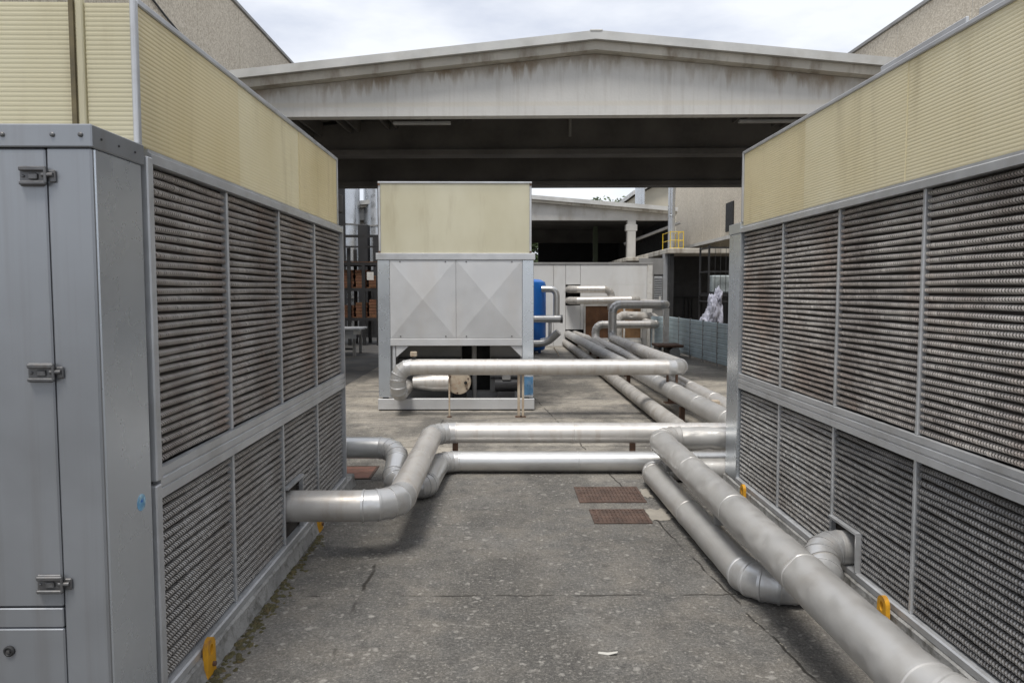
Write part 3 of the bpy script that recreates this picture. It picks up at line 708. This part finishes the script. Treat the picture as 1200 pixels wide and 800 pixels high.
# ------------------------------------------------------------------ yard floor pieces
def grate(x0, x1, y0, y1, label, plate=False):
    t = thing('drain_grate', ((x0+x1)/2, (y0+y1)/2, 0), label, 'grate', 'rusty covers in the yard floor')
    m = MB(); e = .022
    m.box((x0, y0, .002), (x1, y0+e, .008)); m.box((x0, y1-e, .002), (x1, y1, .008)); m.box((x0, y0+e, .002), (x0+e, y1-e, .008)); m.box((x1-e, y0+e, .002), (x1, y1-e, .008))
    part('frame', m, RUSTG, t)
    part('bed', B((x0+e, y0+e, .0015), (x1-e, y1-e, .003)), RUSTG if not plate else RUST, t)
    m = MB(); nx = int((x1-x0)/.031)
    for i in range(1, nx):
        x = x0+e+(x1-x0-2*e)*i/nx; m.box((x-.009, y0+e, .0032), (x+.009, y1-e, .0075))
    ny = 5
    for i in range(1, ny):
        y = y0+(y1-y0)*i/ny; m.box((x0+e, y-.006, .0034), (x1-e, y+.006, .006))
    if not plate: part('slats', m, RUSTG, t)
    else: part('plate', B((x0+e+.002, y0+e+.002, .0032), (x1-e-.002, y1-e-.002, .007)), mk('red_primer', (.26, .13, .095), .85, 0, .25, 9, dirt=(.15, .1, .08), damt=.6, ds=16), t)
    return t
grate(.592, 1.12, 5.76, 6.22, 'rusty ribbed drain grate set closer to the crossing pipes')
grate(.645, 1.06, 5.23, 5.57, 'smaller rusty ribbed drain grate beside the pale mortar patch')
grate(-1.52, -1.17, 6.52, 7.0, 'red brown floor plate under the pipe behind the unit with the sticker', True)
def blob(cx, cy, rx, ry, z, seed):
    rnd = random.Random(seed); n = 18
    return MB().add([(cx+rx*math.cos(2*math.pi*i/n)*rnd.uniform(.8, 1.1), cy+ry*math.sin(2*math.pi*i/n)*rnd.uniform(.8, 1.1), z) for i in range(n)], [tuple(range(n))])
def rpatch(x0, x1, y0, y1, seed):
    rnd = random.Random(seed); ps = []; n = 8
    for k in range(n): ps.append((x0+(x1-x0)*k/n, y0+rnd.uniform(-.02, .02), .004))
    for k in range(n): ps.append((x1+rnd.uniform(-.02, .02), y0+(y1-y0)*k/n, .004))
    for k in range(n): ps.append((x1-(x1-x0)*k/n, y1+rnd.uniform(-.02, .02), .004))
    for k in range(n): ps.append((x0+rnd.uniform(-.01, .01), y1-(y1-y0)*k/n, .004))
    return MB().add(ps, [tuple(range(len(ps)))])
structure('mortar_patch', rpatch(1.07, 1.225, 5.30, 5.58, 1), PATCH)
structure('mortar_patch', rpatch(1.13, 1.20, 5.90, 6.17, 2), PATCH)
# moss along the plinth foot
m = MB(); rnd = random.Random(11)
for i in range(900):
    y = rnd.uniform(2.9, 5.0); dn = .5+.5*noise.noise(Vector((y*2.3, 0, 0)))
    if rnd.random() > dn*1.1-.12: continue
    x = XL+.035+abs(rnd.gauss(0, .035))*(1.1 if y < 4.2 else .7); s = rnd.uniform(.006, .016)
    vs_ = []
    for k in range(6):
        a = 2*math.pi*k/6+rnd.random(); vs_.append((x+s*math.cos(a)*rnd.uniform(.7, 1.3), y+s*1.3*math.sin(a)*rnd.uniform(.7, 1.3), .001))
    vs_.append((x, y, s*rnd.uniform(.4, .9)))
    m.add(vs_, [(k, (k+1) % 6, 6) for k in range(6)])
o = part('moss', m, MOSS, None); tag(o, 'dark green moss clumps along the foot of the concrete plinth', 'moss', kind='stuff')
# grit and chips on the floor
m = MB(); rnd = random.Random(5)
for i in range(420):
    y = rnd.uniform(2.6, 9.5); x = rnd.uniform(-1.1, 1.25)
    if rnd.random() < .4: x = 1.16+(4.75-y)*.09+rnd.gauss(0, .05)
    s = rnd.uniform(.002, .006)
    vs_ = [(x+s*math.cos(k*1.257), y+s*math.sin(k*1.257), .0005) for k in range(5)]+[(x, y, s*.7)]
    m.add(vs_, [(k, (k+1) % 5, 5) for k in range(5)])
o = part('grit', m, PATCH, None); tag(o, 'loose grit and concrete crumbs scattered on the yard floor', 'grit', kind='stuff')
m = MB(); m.add([(.43, 3.32, .002), (.475, 3.30, .004), (.515, 3.30, .014), (.52, 3.315, .014), (.475, 3.32, .006), (.435, 3.335, .003)], [(0, 1, 4, 5), (1, 2, 3, 4)])
m.v += [v+Vector((0, 0, -.0018)) for v in m.v]; m.f += [(6+0, 6+5, 6+4, 6+1), (6+1, 6+4, 6+3, 6+2)]
single('paper_scrap', m, SCRAP, 'small curled pale scrap lying on the concrete floor', 'scrap')

# ------------------------------------------------------------------ big concrete shed
shed = thing('concrete_shed', (1.465, 14.8, 0), 'large open concrete shed with low gable beam and ridged roof spanning the yard', 'shed')
PX, PY = 1.465, 12.3
ROT = Matrix.Translation((PX, PY, 0)) @ Matrix.Rotation(-R(2.1), 4, 'Z') @ Matrix.Translation((-PX, -PY, 0))
HS, SL = 6.05, .0985      # half span, slope
def sp(name, mb, mat, parent=None): return part(name, mb.xf(ROT), mat, parent or shed)
def gable(zb, zt, y0, y1, hs=HS, dz=0.):
    m = MB(); m.prism([(PX-hs, zb), (PX+hs, zb), (PX+hs, zt-SL*hs), (PX, zt), (PX-hs, zt-SL*hs)], 1, y0, y1); return m
def strip(z0, z1, y0, y1, hs):
    m = MB(); m.prism([(PX-hs, z0-SL*hs), (PX, z0), (PX+hs, z0-SL*hs), (PX+hs, z1-SL*hs), (PX, z1), (PX-hs, z1-SL*hs)], 1, y0, y1); return m
ZB = 4.475
sp('gable_beam', gable(ZB, 5.44, 12.3, 12.52), BEAMM)
for y, zz in ((14.8, 4.29), (17.2, 4.02)):
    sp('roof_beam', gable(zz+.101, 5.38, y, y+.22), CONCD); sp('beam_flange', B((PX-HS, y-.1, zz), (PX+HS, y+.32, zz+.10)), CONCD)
sp('fascia', strip(5.445, 5.58, 12.09, 12.53, HS+.2), CONCB)
sp('roof_edge_sheet', strip(5.583, 5.715, 12.01, 17.6, HS+.25), SHEET)
for s in (-1, 1):          # ribbed roof planks between the beams
    k = 0
    for (ya, yb) in ((12.54, 14.79), (15.03, 17.19)):
        for i in range(8):
            u0 = .03+i*.745; u1 = u0+.66
            z0, z1 = 5.44-SL*u0, 5.44-SL*u1
            m = MB(); x0, x1 = PX+s*u0, PX+s*u1
            m.prism([(x0, z0), (x1, z1), (x1, z1+.10), (x0, z0+.10)], 1, ya, yb)
            for xx, zz in ((x0, z0), (x1-s*.08, z1+SL*.08)):
                m.prism([(xx, zz), (xx+s*.08, zz-SL*.08), (xx+s*.06, zz-.28), (xx+s*.02, zz-.28)], 1, ya, yb)
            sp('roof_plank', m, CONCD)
for x, y, zz in [(PX-HS, 12.31, ZB), (PX+HS-.5, 12.31, ZB), (PX-HS, 14.7, 4.29), (PX+HS-.5, 14.7, 4.29), (-4.58, 17.1, 4.02), (PX+HS-.5, 17.1, 4.02)]:
    if 1:
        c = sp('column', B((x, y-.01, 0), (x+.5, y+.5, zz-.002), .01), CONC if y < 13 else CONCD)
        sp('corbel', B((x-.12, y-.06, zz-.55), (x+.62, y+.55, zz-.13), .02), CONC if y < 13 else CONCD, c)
for x0 in (-1.85, 3.87):
    sp('tube_light', B((x0, 12.60, ZB-.06), (x0+.96, 12.70, ZB-.01),   .01), GREYP)
m = MB(); m.tube((1.2, 14.7, 4.62), (1.2, 14.7, 4.95), .03, n=8); sp('hanging_fitting', m, GREYP)
sp('ridge_cap', B((PX-.10, 12.0, 5.693), (PX+.10, 17.6, 5.728), .01), SHEET)

# ------------------------------------------------------------------ side buildings
def panel_building(name, x_in, x_out, ya, yb, zt, pw, label, off=0.):
    t = thing(name, ((x_in+x_out)/2, (ya+yb)/2, 0), label, 'building', 'panel clad halls beside the yard')
    sgn = 1 if x_out > x_in else -1
    part('core', B((x_in+sgn*.16, ya+.01, 0), (x_out, yb-.01, zt-.05)), CONCD, t)
    y = ya+off
    ys = [ya]
    while y < yb-.3:
        if y > ya+.2: ys.append(y)
        y += pw
    ys.append(yb)
    for a, b in zip(ys, ys[1:]): part('wall_panel', B((x_in, a+.011, 0), (x_in+sgn*.155, b-.011, zt-.02), .012), AGG, t)
    part('joint_filler', B((x_in+sgn*.012, ya+.02, .02), (x_in+sgn*.15, yb-.02, zt-.06)), CONC, t)
    part('coping', B((x_in-sgn*.05, ya-.03, zt-.019), (x_out, yb+.03, zt+.05)), GREYP, t)
    return t
lb = panel_building('panel_hall', -6.0, -14, 4.0, 24.5, 8.07, 2.36, 'tall pebble-dashed panel hall with a drooping cable on its wall', 1.75)
# drooping cable on the left hall
m = MB(); pr = None; cab = []
for i in range(25):
    t_ = i/24; y = 9.2+t_*(20.0-9.2); z = 6.9+(6.55-6.9)*t_-1.15*4*t_*(1-t_)*.6+1.2*(1-t_)**2+.9*t_**6
    cab.append(Vector((-5.97, y, z)))
m.rings(frame_rings(cab, .018, 6)); part('cable', m, DARKST, lb)
rb = panel_building('panel_hall', 8.55, 16, 5.0, 37.5, 7.46, 2.62, 'long pebble-dashed panel hall with a lean-to roof and narrow dark window', 1.13)
part('window', B((8.50, 28.0, 3.9), (8.56, 28.9, 4.98)), BLACK, rb)
part('lean_to_roof', MB().prism([(7.55, 3.40), (8.54, 3.62), (8.54, 3.74), (7.55, 3.52)], 1, 24.0, 34.5), SHEET, rb)
part('window', B((8.50, 29.2, 2.2), (8.56, 33.5, 3.3)), BLACK, rb)

# ------------------------------------------------------------------ white cold room at the back
wr = thing('white_room', (2.0, 24, 0), 'low white insulated panel room with brown hatch and pipe openings', 'cabin')
xs = [-1.2, .35, 1.62, 1.86, 2.30, 3.0, 4.30]
YW = 22.5
def wp(x0, x1, z0, z1): part('wall_panel', B((x0+.004, YW, z0), (x1-.004, YW+.08, z1), .006), WHITE, wr)
wp(-1.2, .33, 0, 2.44); wp(.33, 1.50, 0, 2.44); wp(1.50, 1.86, 0, 2.44); wp(1.86, 2.30, 1.84, 2.44); wp(1.86, 2.30, .50, 1.22); wp(2.30, 4.30, 1.84, 2.44); wp(2.30, 4.30, 1.26, 1.84)
wp(1.86, 2.42, -.0, .03); wp(2.42, 4.16, 0, .24); wp(4.17, 4.30, 0, 1.26); wp(2.30, 2.41, .5, 1.26)
part('corner_trim', B((4.30, YW-.012, 0), (4.46, YW+.09, 2.44), .006), WHITEP, wr)
part('top_trim', B((-1.2, YW-.02, 2.441), (4.47, YW+.1, 2.50), .006), GREYP, wr)
part('core', B((-1.2, YW+.35, 0), (4.45, YW+7, 2.44)), BLACK, wr)
part('room_roof', B((-1.2, YW+.1, 2.442), (4.45, YW+7, 2.48)), GREYP, wr)
part('side_wall', B((4.36, YW+.1, 0), (4.45, YW+7, 2.44)), WHITE, wr)
fr = part('hatch_frame', MB().box((2.41, YW-.02, .242), (2.46, YW+.06, 1.255)).box((4.12, YW-.02, .242), (4.165, YW+.06, 1.255)).box((2.46, YW-.02, 1.20), (4.12, YW+.06, 1.255)), WHITEP, wr)
part('hatch_leaf', B((2.462, YW+.01, .245), (3.22, YW+.05, 1.199)), WOOD, wr)
part('hatch_leaf', B((3.225, YW+.02, .245), (4.118, YW+.06, 1.199)), mk('plywood', (.34, .20, .10), .75, 0, .25, 4, dirt=(.2, .11, .05), damt=.6, ds=6, dstretch=(3, 3, .8)), wr)
part('step', B((2.5, YW-.35, 0), (4.1, YW-.03, .18)), CONC, wr)

# ------------------------------------------------------------------ blue tank with chrome pipework
bt = thing('blue_tank', (.70, 20.0, 0), 'upright blue pressure tank with chrome pipework half hidden behind a unit', 'tank')
m = MB(); m.lathe([(.12, .02), (.40, .10), (.43, .22), (.43, 1.80), (.40, 1.89), (.28, 1.95), (.0, 1.98)], (.70, 20, 0), 40); part('shell', m, BLUE, bt, 40)
for a in range(3):
    x, y = .70+.3*math.cos(a*2.09+.5), 20+.3*math.sin(a*2.09+.5); part('leg', B((x-.04, y-.04, 0), (x+.04, y+.04, .16)), BLUE, bt)
def chrome(pts, r_):
    P = [Vector(pts[0])]
    for i in range(1, len(pts)-1):
        a, b, c = Vector(pts[i-1]), Vector(pts[i]), Vector(pts[i+1]); k = r_*2.2
        q0 = b+(a-b).normalized()*k; q1 = b+(c-b).normalized()*k
        for t_ in (0, .25, .5, .75, 1): P.append(q0*(1-t_)**2+b*2*t_*(1-t_)+q1*t_**2)
    P.append(Vector(pts[-1])); m = MB(); m.rings(frame_rings(P, r_, 18)); part('chrome_pipe', m, PIPEC, bt, 40)
chrome([(1.0, 19.62, 1.70), (1.38, 19.55, 1.70), (1.38, 19.55, .98)], .085)
chrome([(.6, 19.4, .93), (1.50, 19.4, .93)], .095)
chrome([(1.22, 19.66, .95), (1.22, 19.66, .40), (.9, 19.7, .36)], .045)
chrome([(.6, 19.4, .30), (1.12, 19.4, .30), (1.42, 19.3, .60)], .095)
m = MB(); m.tube((1.47, 19.4, .93), (1.53, 19.4, .93), .105, n=20); part('flange', m, STEEL, bt, 40)
m = MB(); m.tube((1.30, 19.3, .20), (1.42, 19.1, .0), .015, n=6); part('stay', m, BEIGE, bt)

# ------------------------------------------------------------------ fence, low building, chimney
fe = thing('sheet_fence', (4.6, 18, 0), 'pale blue corrugated sheet fence with thin dark posts beside the pipes', 'fence')
def fpt(t_): return Vector((4.50, 20.4, 0)).lerp(Vector((4.80, 14.4, 0)), t_)
def fbay(a, b):
    d = (b-a); L = d.length; d.normalize(); nrm = Vector((d.y, -d.x, 0))
    if nrm.x > 0: nrm = -nrm
    pr = []; n_ = 8
    for i in range(n_):
        z0 = .06+.90*i/n_; p_ = .90/n_
        pr += [(0, z0), (.012, z0+p_*.12), (.012, z0+p_*.85), (0, z0+p_*.93)]
    pr += [(0, .96), (-.012, .96), (-.012, .06)]
    m = MB(); A = a+d*.018; Bq = b-d*.018
    m.add([A+nrm*x+Vector((0, 0, z)) for x, z in pr]+[Bq+nrm*x+Vector((0, 0, z)) for x, z in pr],
          [(i, (i+1) % len(pr), (i+1) % len(pr)+len(pr), i+len(pr)) for i in range(len(pr))]+[tuple(range(len(pr))), tuple(range(2*len(pr)-1, len(pr)-1, -1))])
    part('fence_sheet', m, FENCE, fe)
def fpost(p): part('fence_post', B((p.x-.018, p.y-.018, 0), (p.x+.018, p.y+.018, .985)), GREYP, fe)
nb = 6
for i in range(nb): fbay(fpt(i/nb), fpt((i+1)/nb)); fpost(fpt(i/nb))
fpost(fpt(1)); q0 = Vector((4.08, 20.75, 0)); fbay(q0, fpt(0)-Vector((.02, 0, 0))); fpost(q0)

lo = thing('low_annex', (6.5, 26, 0), 'low dark annex with mossy flat roof edge and louvred door behind the fence', 'building')
RZ = 2.86
part('roof_slab', B((5.30, 24.3, RZ), (8.4, 33.5, RZ+.17), .02), CONCB, lo)
part('roof_slab_edge', B((4.48, 27.5, RZ-.12), (5.295, 33.5, RZ+.02), .02), CONCB, lo)
part('front_wall', B((4.48, 24.75, 0), (4.94, 24.9, RZ-.13)), GREYP, lo)
part('front_wall', B((5.26, 24.75, 0), (5.40, 24.9, RZ-.001)), TABLE, lo)
part('front_wall', B((4.94, 24.76, 2.2), (5.26, 24.9, RZ-.13)), GREYP, lo)
part('side_return', B((5.401, 24.5, 0), (5.55, 24.9, RZ-.001)), DARKST, lo)
ld = part('louvre_door', B((4.942, 24.80, .02), (5.258, 24.86, 2.198)), GREYP, lo)
for i in range(17):
    z = 1.15+i*.058; m = MB(); m.prism([(24.745, z), (24.80, z+.03), (24.80, z+.045), (24.745, z+.012)], 0, 4.97, 5.23); part('louvre_slat', m, TABLE, ld)
part('door_notice', B((5.12, 24.73, 1.25), (5.19, 24.744, 1.48)), WHITEP, ld)
part('dark_wall', B((5.551, 26.4, 0), (8.4, 26.6, RZ-.001)), CHAR, lo)
part('wall_rail', B((5.46, 26.36, 1.95), (8.3, 26.399, 1.99)), DARKST, lo)
for i, x in enumerate((5.75, 5.95, 6.35, 6.5, 6.62, 6.95, 7.4)): part('wall_bar', B((x, 26.33, 0), (x+.035, 26.399, 1.45)), BLACK, lo)
part('cross_bar', B((5.75, 26.31, 1.41), (6.98, 26.329, 1.45)), BLACK, lo)
# storage cage with bags
cg = thing('storage_cage', (6.2, 22.6, 0), 'tall black wire storage cage behind the pale blue fence', 'cage')
cx0, cx1, cy0, cy1 = 6.05, 7.2, 22.2, 23.2
for x in (cx0, cx1):
    for y in (cy0, cy1): part('upright', B((x, y, 0), (x+.05, y+.05, 3.0)), DARKST, cg)
for z in (.02, 1.32, 1.50, 2.2, 2.9):
    part('cross_rail', B((cx0+.051, cy0+.005, z), (cx1-.001, cy0+.045, z+.05)), DARKST, cg); part('cross_rail', B((cx0+.005, cy0+.051, z), (cx0+.045, cy1-.001, z+.05)), DARKST, cg)
for i in range(6): part('mesh_wire', B((cx0+.2+i*.16, cy0+.012, .08), (cx0+.212+i*.16, cy0+.024, 2.9)), DARKST, cg)
part('shelf', B((cx0+.05, cy0+.05, 1.56), (cx1, cy1, 1.59)), DARKST, cg)
single('clear_crate', B((6.22, 22.4, 1.591), (6.85, 22.9, 2.12), .04), mk('pale_crate', (.42, .47, .48), .35, 0, .2, 4), 'pale grey crate on the shelf inside the wire cage', 'crate')
def bag(cx, cy, cz, rx, ry, rz, seed):
    bm = bmesh.new(); bmesh.ops.create_icosphere(bm, subdivisions=4, radius=1)
    for v in bm.verts:
        n_ = v.co.copy(); f_ = 1+.35*noise.noise(n_*1.8+Vector((seed, 0, 0)))+.45*abs(noise.noise(n_*3.5+Vector((0, seed, 0))))-.25*abs(noise.noise(n_*7+Vector((0, 0, seed))))
        v.co = Vector((cx+n_.x*rx*f_, cy+n_.y*ry*f_, max(cz-rz*.96, cz+n_.z*rz*f_)))
    bm.verts.index_update(); m = MB(); m.add([v.co.copy() for v in bm.verts], [tuple(v.index for v in f.verts) for f in bm.faces]); bm.free(); return m
bz = [(5.70, 21.7, .55, .20, .25, .57), (5.98, 21.75, .70, .17, .22, .72), (5.82, 21.62, 1.12, .15, .2, .42), (5.60, 21.6, .22, .17, .2, .23), (6.0, 21.72, 1.50, .11, .14, .24)]
tb = thing('bag_heap', (5.9, 21.7, 0), 'heap of crumpled pale plastic bags leaning by the wire cage', 'bags')
for i, q in enumerate(bz): part('plastic_bag', bag(q[0]+.22, *q[1:], i*4.7), CLOTH, tb, 60)
# chimney
ch = thing('chimney_flue', (5.83, 26.2, 3.03), 'tall silver metal flue rising from the mossy annex roof', 'chimney')
for i in range(4):
    m = MB(); m.lathe([(.128, 0), (.128, .03), (.12, .035), (.12, 1.2)], (5.83, 26.2, RZ+.17+i*1.2), 24); part('flue_section', m, SILVER, ch, 40)
m = MB(); m.lathe([(.2, 0), (.2, .02), (.13, .05)], (5.83, 26.2, RZ+.17), 24); part('flue_base', m, GREYP, ch, 40)
YELR = mk('railing_yellow', (.72, .50, .03), .45, 0, .1, 8)
rl = thing('safety_railing', (5.9, 25.6, 3.03), 'yellow tube safety railing round the silver flue on the annex roof', 'railing')
zb = RZ+.17
for (x, y) in ((5.60, 25.3), (5.88, 25.3), (6.04, 25.3), (6.04, 26.5), (5.60, 26.5)):
    m = MB(); m.tube((x, y, zb), (x, y, zb+.62), .014, n=8); part('railing_post', m, YELR, rl)
for z in (.06, .32, .60):
    m = MB(); m.tube((5.60, 25.3, zb+z), (6.04, 25.3, zb+z), .011, n=8); part('railing_bar', m, YELR, rl)
    m = MB(); m.tube((6.04, 25.3, zb+z), (6.04, 26.5, zb+z), .011, n=8); part('railing_bar', m, YELR, rl)
    m = MB(); m.tube((5.60, 25.3, zb+z), (5.60, 26.5, zb+z), .011, n=8); part('railing_bar', m, YELR, rl)
# rusty trolley
tr = thing('rusty_trolley', (4.15, 18.6, 0), 'low rusty steel platform on a dark drum near the blue fence', 'trolley')
part('platform', B((3.78, 18.3, .27), (4.42, 19.1, .33), .015), RUST, tr)
m = MB(); m.tube((4.22, 18.36, .135), (4.22, 19.0, .135), .133, n=20); part('drum', m, GREYP, tr, 40)
part('support_leg', B((3.82, 18.4, 0), (3.90, 19.0, .269)), DARKST, tr); part('drum_saddle', B((3.95, 18.4, 0), (4.35, 18.98, .012)), RUST, tr)
part('bracket', B((4.12, 18.5, .26), (4.32, 18.9, .2695)), RUST, tr)

# ------------------------------------------------------------------ second shed behind
s2 = thing('rear_shed', (0, 36, 0), 'second open concrete shed with pale gable beam and column beyond the white room', 'shed')
P2, S2 = -.8, .083
def sl(z, x): return z-S2*abs(x-P2)
ZB2 = 4.45; xe = 6.75; xw = P2*2-xe
part('gable_beam', MB().prism([(xw, ZB2), (xe, ZB2), (xe, sl(5.30, xe)), (P2, 5.30), (xw, sl(5.30, xw))], 1, 30, 30.25), CONC, s2)
part('fascia', MB().prism([(xw-.2, sl(5.305, xw)), (P2, 5.305), (xe+.1, sl(5.305, xe+.1)), (xe+.1, sl(5.40, xe)), (P2, 5.40), (xw-.2, sl(5.40, xw))], 1, 29.8, 30.26), CONCB, s2)
part('roof', MB().prism([(xw-.2, sl(5.405, xw)), (P2, 5.405), (xe+.1, sl(5.405, xe+.1)), (xe+.1, sl(5.56, xe)), (P2, 5.56), (xw-.2, sl(5.56, xw))], 1, 29.7, 44), SHEET, s2)
part('roof_beam', B((xw, 36, ZB2-.5), (xe, 36.3, ZB2+.4)), CONCD, s2)
part('column', B((4.93, 30.0, 0), (5.26, 30.35, ZB2-.002), .01), CONC, s2)
part('column_head', B((4.87, 29.99, ZB2-.42), (5.32, 30.36, ZB2-.16), .02), CONC, s2)
part('column', B((-6.6, 30.0, 0), (-6.2, 30.35, ZB2-.002), .01), CONC, s2)
part('roof_underside', MB().prism([(xw, ZB2+.1), (xe, ZB2+.1), (xe, ZB2+.2), (xw, ZB2+.2)], 1, 30.3, 44), CONCD, s2)
part('back_wall', B((2.0, 43.6, 0), (xe, 43.8, ZB2+.2)), CHAR, s2)
part('back_wall', B((xw, 43.6, 0), (.9, 43.8, ZB2+.2)), CHAR, s2)
part('side_wall', B((xe-.1, 30.4, 0), (xe, 43.6, ZB2+.2)), CHAR, s2)
part('inner_post', B((4.05, 34, 0), (4.25, 34.2, ZB2+.1)), mk('green_paint', (.10, .13, .075), .6), s2)
m = MB(); m.tube((4.9, 30.6, 3.55), (7.0, 29.9, 4.35), .06, n=8); part('brace_pipe', m, GREYP, s2)
m = MB(); m.tube((6.55, 30.4, 4.4), (6.0, 35.8, 3.0), .06, n=8)
# distant hall
fb = thing('distant_hall', (14, 52, 0), 'distant cream hall with pale sloping eaves beyond the rear shed', 'building')
part('wall', MB().prism([(8.7, 0), (18, 0), (18, 9.6), (12.2, 9.6), (8.7, 7.9)], 1, 50, 60), CREAM, fb)
part('eaves', MB().prism([(8.5, 7.92), (12.2, 9.72), (18, 9.72), (18, 10.0), (12.1, 10.0), (8.5, 8.2)], 1, 49.5, 60.2), SHEET, fb)
m = MB(); m.tube((8.3, 46, 0), (8.3, 46, 8.6), .3, n=16); single('distant_flue', m, SILVER, 'short grey flue standing beyond the rear shed roof', 'chimney', None, 40)

# ------------------------------------------------------------------ left background: racks, tanks, table
rk = thing('storage_rack', (-4.6, 23.2, 0), 'dark steel storage rack holding stacks of brown goods under the shed', 'rack')
for x in (-5.5, -4.72, -4.28, -3.85):
    for y in (22.8, 23.8): part('upright', B((x, y, 0), (x+.10, y+.08, 2.95 if x < -4.5 else 2.5)), DARKST, rk)
for z in (.75, 1.65, 2.42):
    for y in (22.805, 23.805): part('shelf_beam', B((-5.4, y, z), (-3.70, y+.05, z+.09)), DARKST, rk)
    part('shelf_board', B((-5.4, 22.9, z+.092), (-3.70, 23.8, z+.12)), WOOD, rk)
part('guard_rail', B((-5.4, 22.70, 3.25), (-3.4, 22.75, 3.33)), DARKST, rk); part('guard_rail', B((-5.4, 22.70, 2.95), (-3.4, 22.75, 3.0)), DARKST, rk)
part('upright', B((-3.50, 22.69, 0), (-3.42, 22.76, 3.34)), DARKST, rk)
part('notice', B((-4.10, 22.68, 1.98), (-3.90, 22.69, 2.22)), WHITEP, rk)
rnd = random.Random(3); z0s = (.121+.75, .121+1.65)
ii = 0
for z in z0s:
    for kx in range(4):
        x = -5.3+kx*.40
        h = rnd.uniform(.35, .6)
        for q in range(int(h/.09)):
            b_ = single('brick_slab', B((x+rnd.uniform(0, .02), 22.92, z+q*.088), (x+.34+rnd.uniform(-.02, .02), 23.6, z+q*.088+.08), .006), BRICKM if (q+kx) % 3 else WOOD, 'flat terracotta slab stacked on the dark rack shelves', 'slab', 'terracotta slabs stacked on the rack')
tk = [(-6.35, 29.6, .75, 6.2), (-5.0, 30.2, .55, 6.0)]
for i, (x, y, r_, h_) in enumerate(tk):
    t = thing('silver_silo', (x, y, 0), ['wide silver silo with dark ladder strip beyond the shed', 'narrower silver silo with bluish side beyond the shed'][i], 'silo', 'silver silos beyond the shed')
    m = MB(); m.lathe([(r_, 0), (r_, h_), (r_*.9, h_+.2), (0, h_+.4)], (x, y, 0), 36); part('shell', m, SILVER, t, 40)
    for z in (1.4, 2.8, 4.2):
        m = MB(); m.lathe([(r_+.001, -.03), (r_+.025, -.03), (r_+.025, .03), (r_+.001, .03)], (x, y, z), 36); part('hoop', m, GREYP, t, 40)
    part('ladder_strip', B((x+.1, y-r_-.06, 0), (x+.35, y-r_-.005, h_*.95)), DARKST, t)
dk = thing('dark_cabinet', (-4.9, 27, 0), 'tall pair of dark grey cabinets standing before the silver silos', 'cabinet')
part('cabinet_body', B((-5.15, 26.8, 0), (-4.8, 27.3, 4.0), .02), CHAR, dk); part('cabinet_body', B((-4.62, 26.8, 0), (-4.30, 27.3, 3.6), .02), CHAR, dk); part('base', B((-5.2, 26.75, 0), (-4.25, 26.799, .1)), CHAR, dk); part('link_panel', B((-4.799, 26.9, 0), (-4.621, 27.2, 2.4)), CHAR, dk)
ww = single('white_shed', B((-9, 32, 0), (-2.5, 33, 4.9)).box((-9.2, 31.8, 4.901), (-2.3, 33.2, 5.05)), WHITE, 'plain white hall wall behind the silver silos', 'building')
tb2 = thing('work_table', (-4.3, 19.4, 0), 'pale grey metal work table with deep apron under the shed', 'table')
part('table_top', B((-5.3, 18.9, .66), (-3.62, 20.0, .71), .006), TABLE, tb2)
part('apron', B((-5.25, 18.95, .45), (-3.72, 19.0, .659)), TABLE, tb2)
part('end_bracket', B((-3.78, 18.93, .56), (-3.60, 18.949, .70)), WHITEP, tb2)
for x in (-5.2, -3.82):
    for y in (19.02, 19.85): part('leg', B((x, y, 0), (x+.07, y+.07, .659)), GREYP, tb2)
part('stretcher', B((-5.12, 19.03, .16), (-3.83, 19.07, .21)), DARKST, tb2)

# ------------------------------------------------------------------ trees far behind
def tree(x, y, h, seed, label):
    rnd = random.Random(seed); t = thing('broadleaf_tree', (x, y, 0), label, 'tree', 'trees beyond the sheds')
    m = MB(); m.tube((x, y, 0), (x+.1, y, h*.55), .22, .10, 10)
    for k in range(7):
        a = rnd.uniform(0, 6.28); m.tube((x, y, h*rnd.uniform(.3, .5)), (x+math.cos(a)*h*.22, y+math.sin(a)*h*.22, h*rnd.uniform(.6, .85)), .07, .02, 6)
    part('trunk', m, BARK, t)
    m = MB(); cl = [(x+rnd.gauss(0, h*.16), y+rnd.gauss(0, h*.16), h*rnd.uniform(.35, .95), h*rnd.uniform(.06, .13)) for _ in range(40)]
    for c_ in cl:
        for q in range(160):
            d = Vector((rnd.gauss(0, 1), rnd.gauss(0, 1), rnd.gauss(0, 1))).normalized()*c_[3]*rnd.random()**.4
            p = Vector(c_[:3])+d; s = rnd.uniform(.08, .2)
            a = Vector((rnd.gauss(0, 1), rnd.gauss(0, 1), rnd.gauss(0, 1))).normalized(); b = a.orthogonal()
            m.add([p-a*s, p+b*s*.5, p+a*s, p-b*s*.5], [(0, 1, 2, 3)])
    part('crown', m, LEAF, t)
tree(8.9, 62, 9.0, 1, 'dark tree top peeping over the rear shed roof near the flue')
tree(2.3, 52, 6.5, 2, 'green tree seen through the gap in the rear shed')
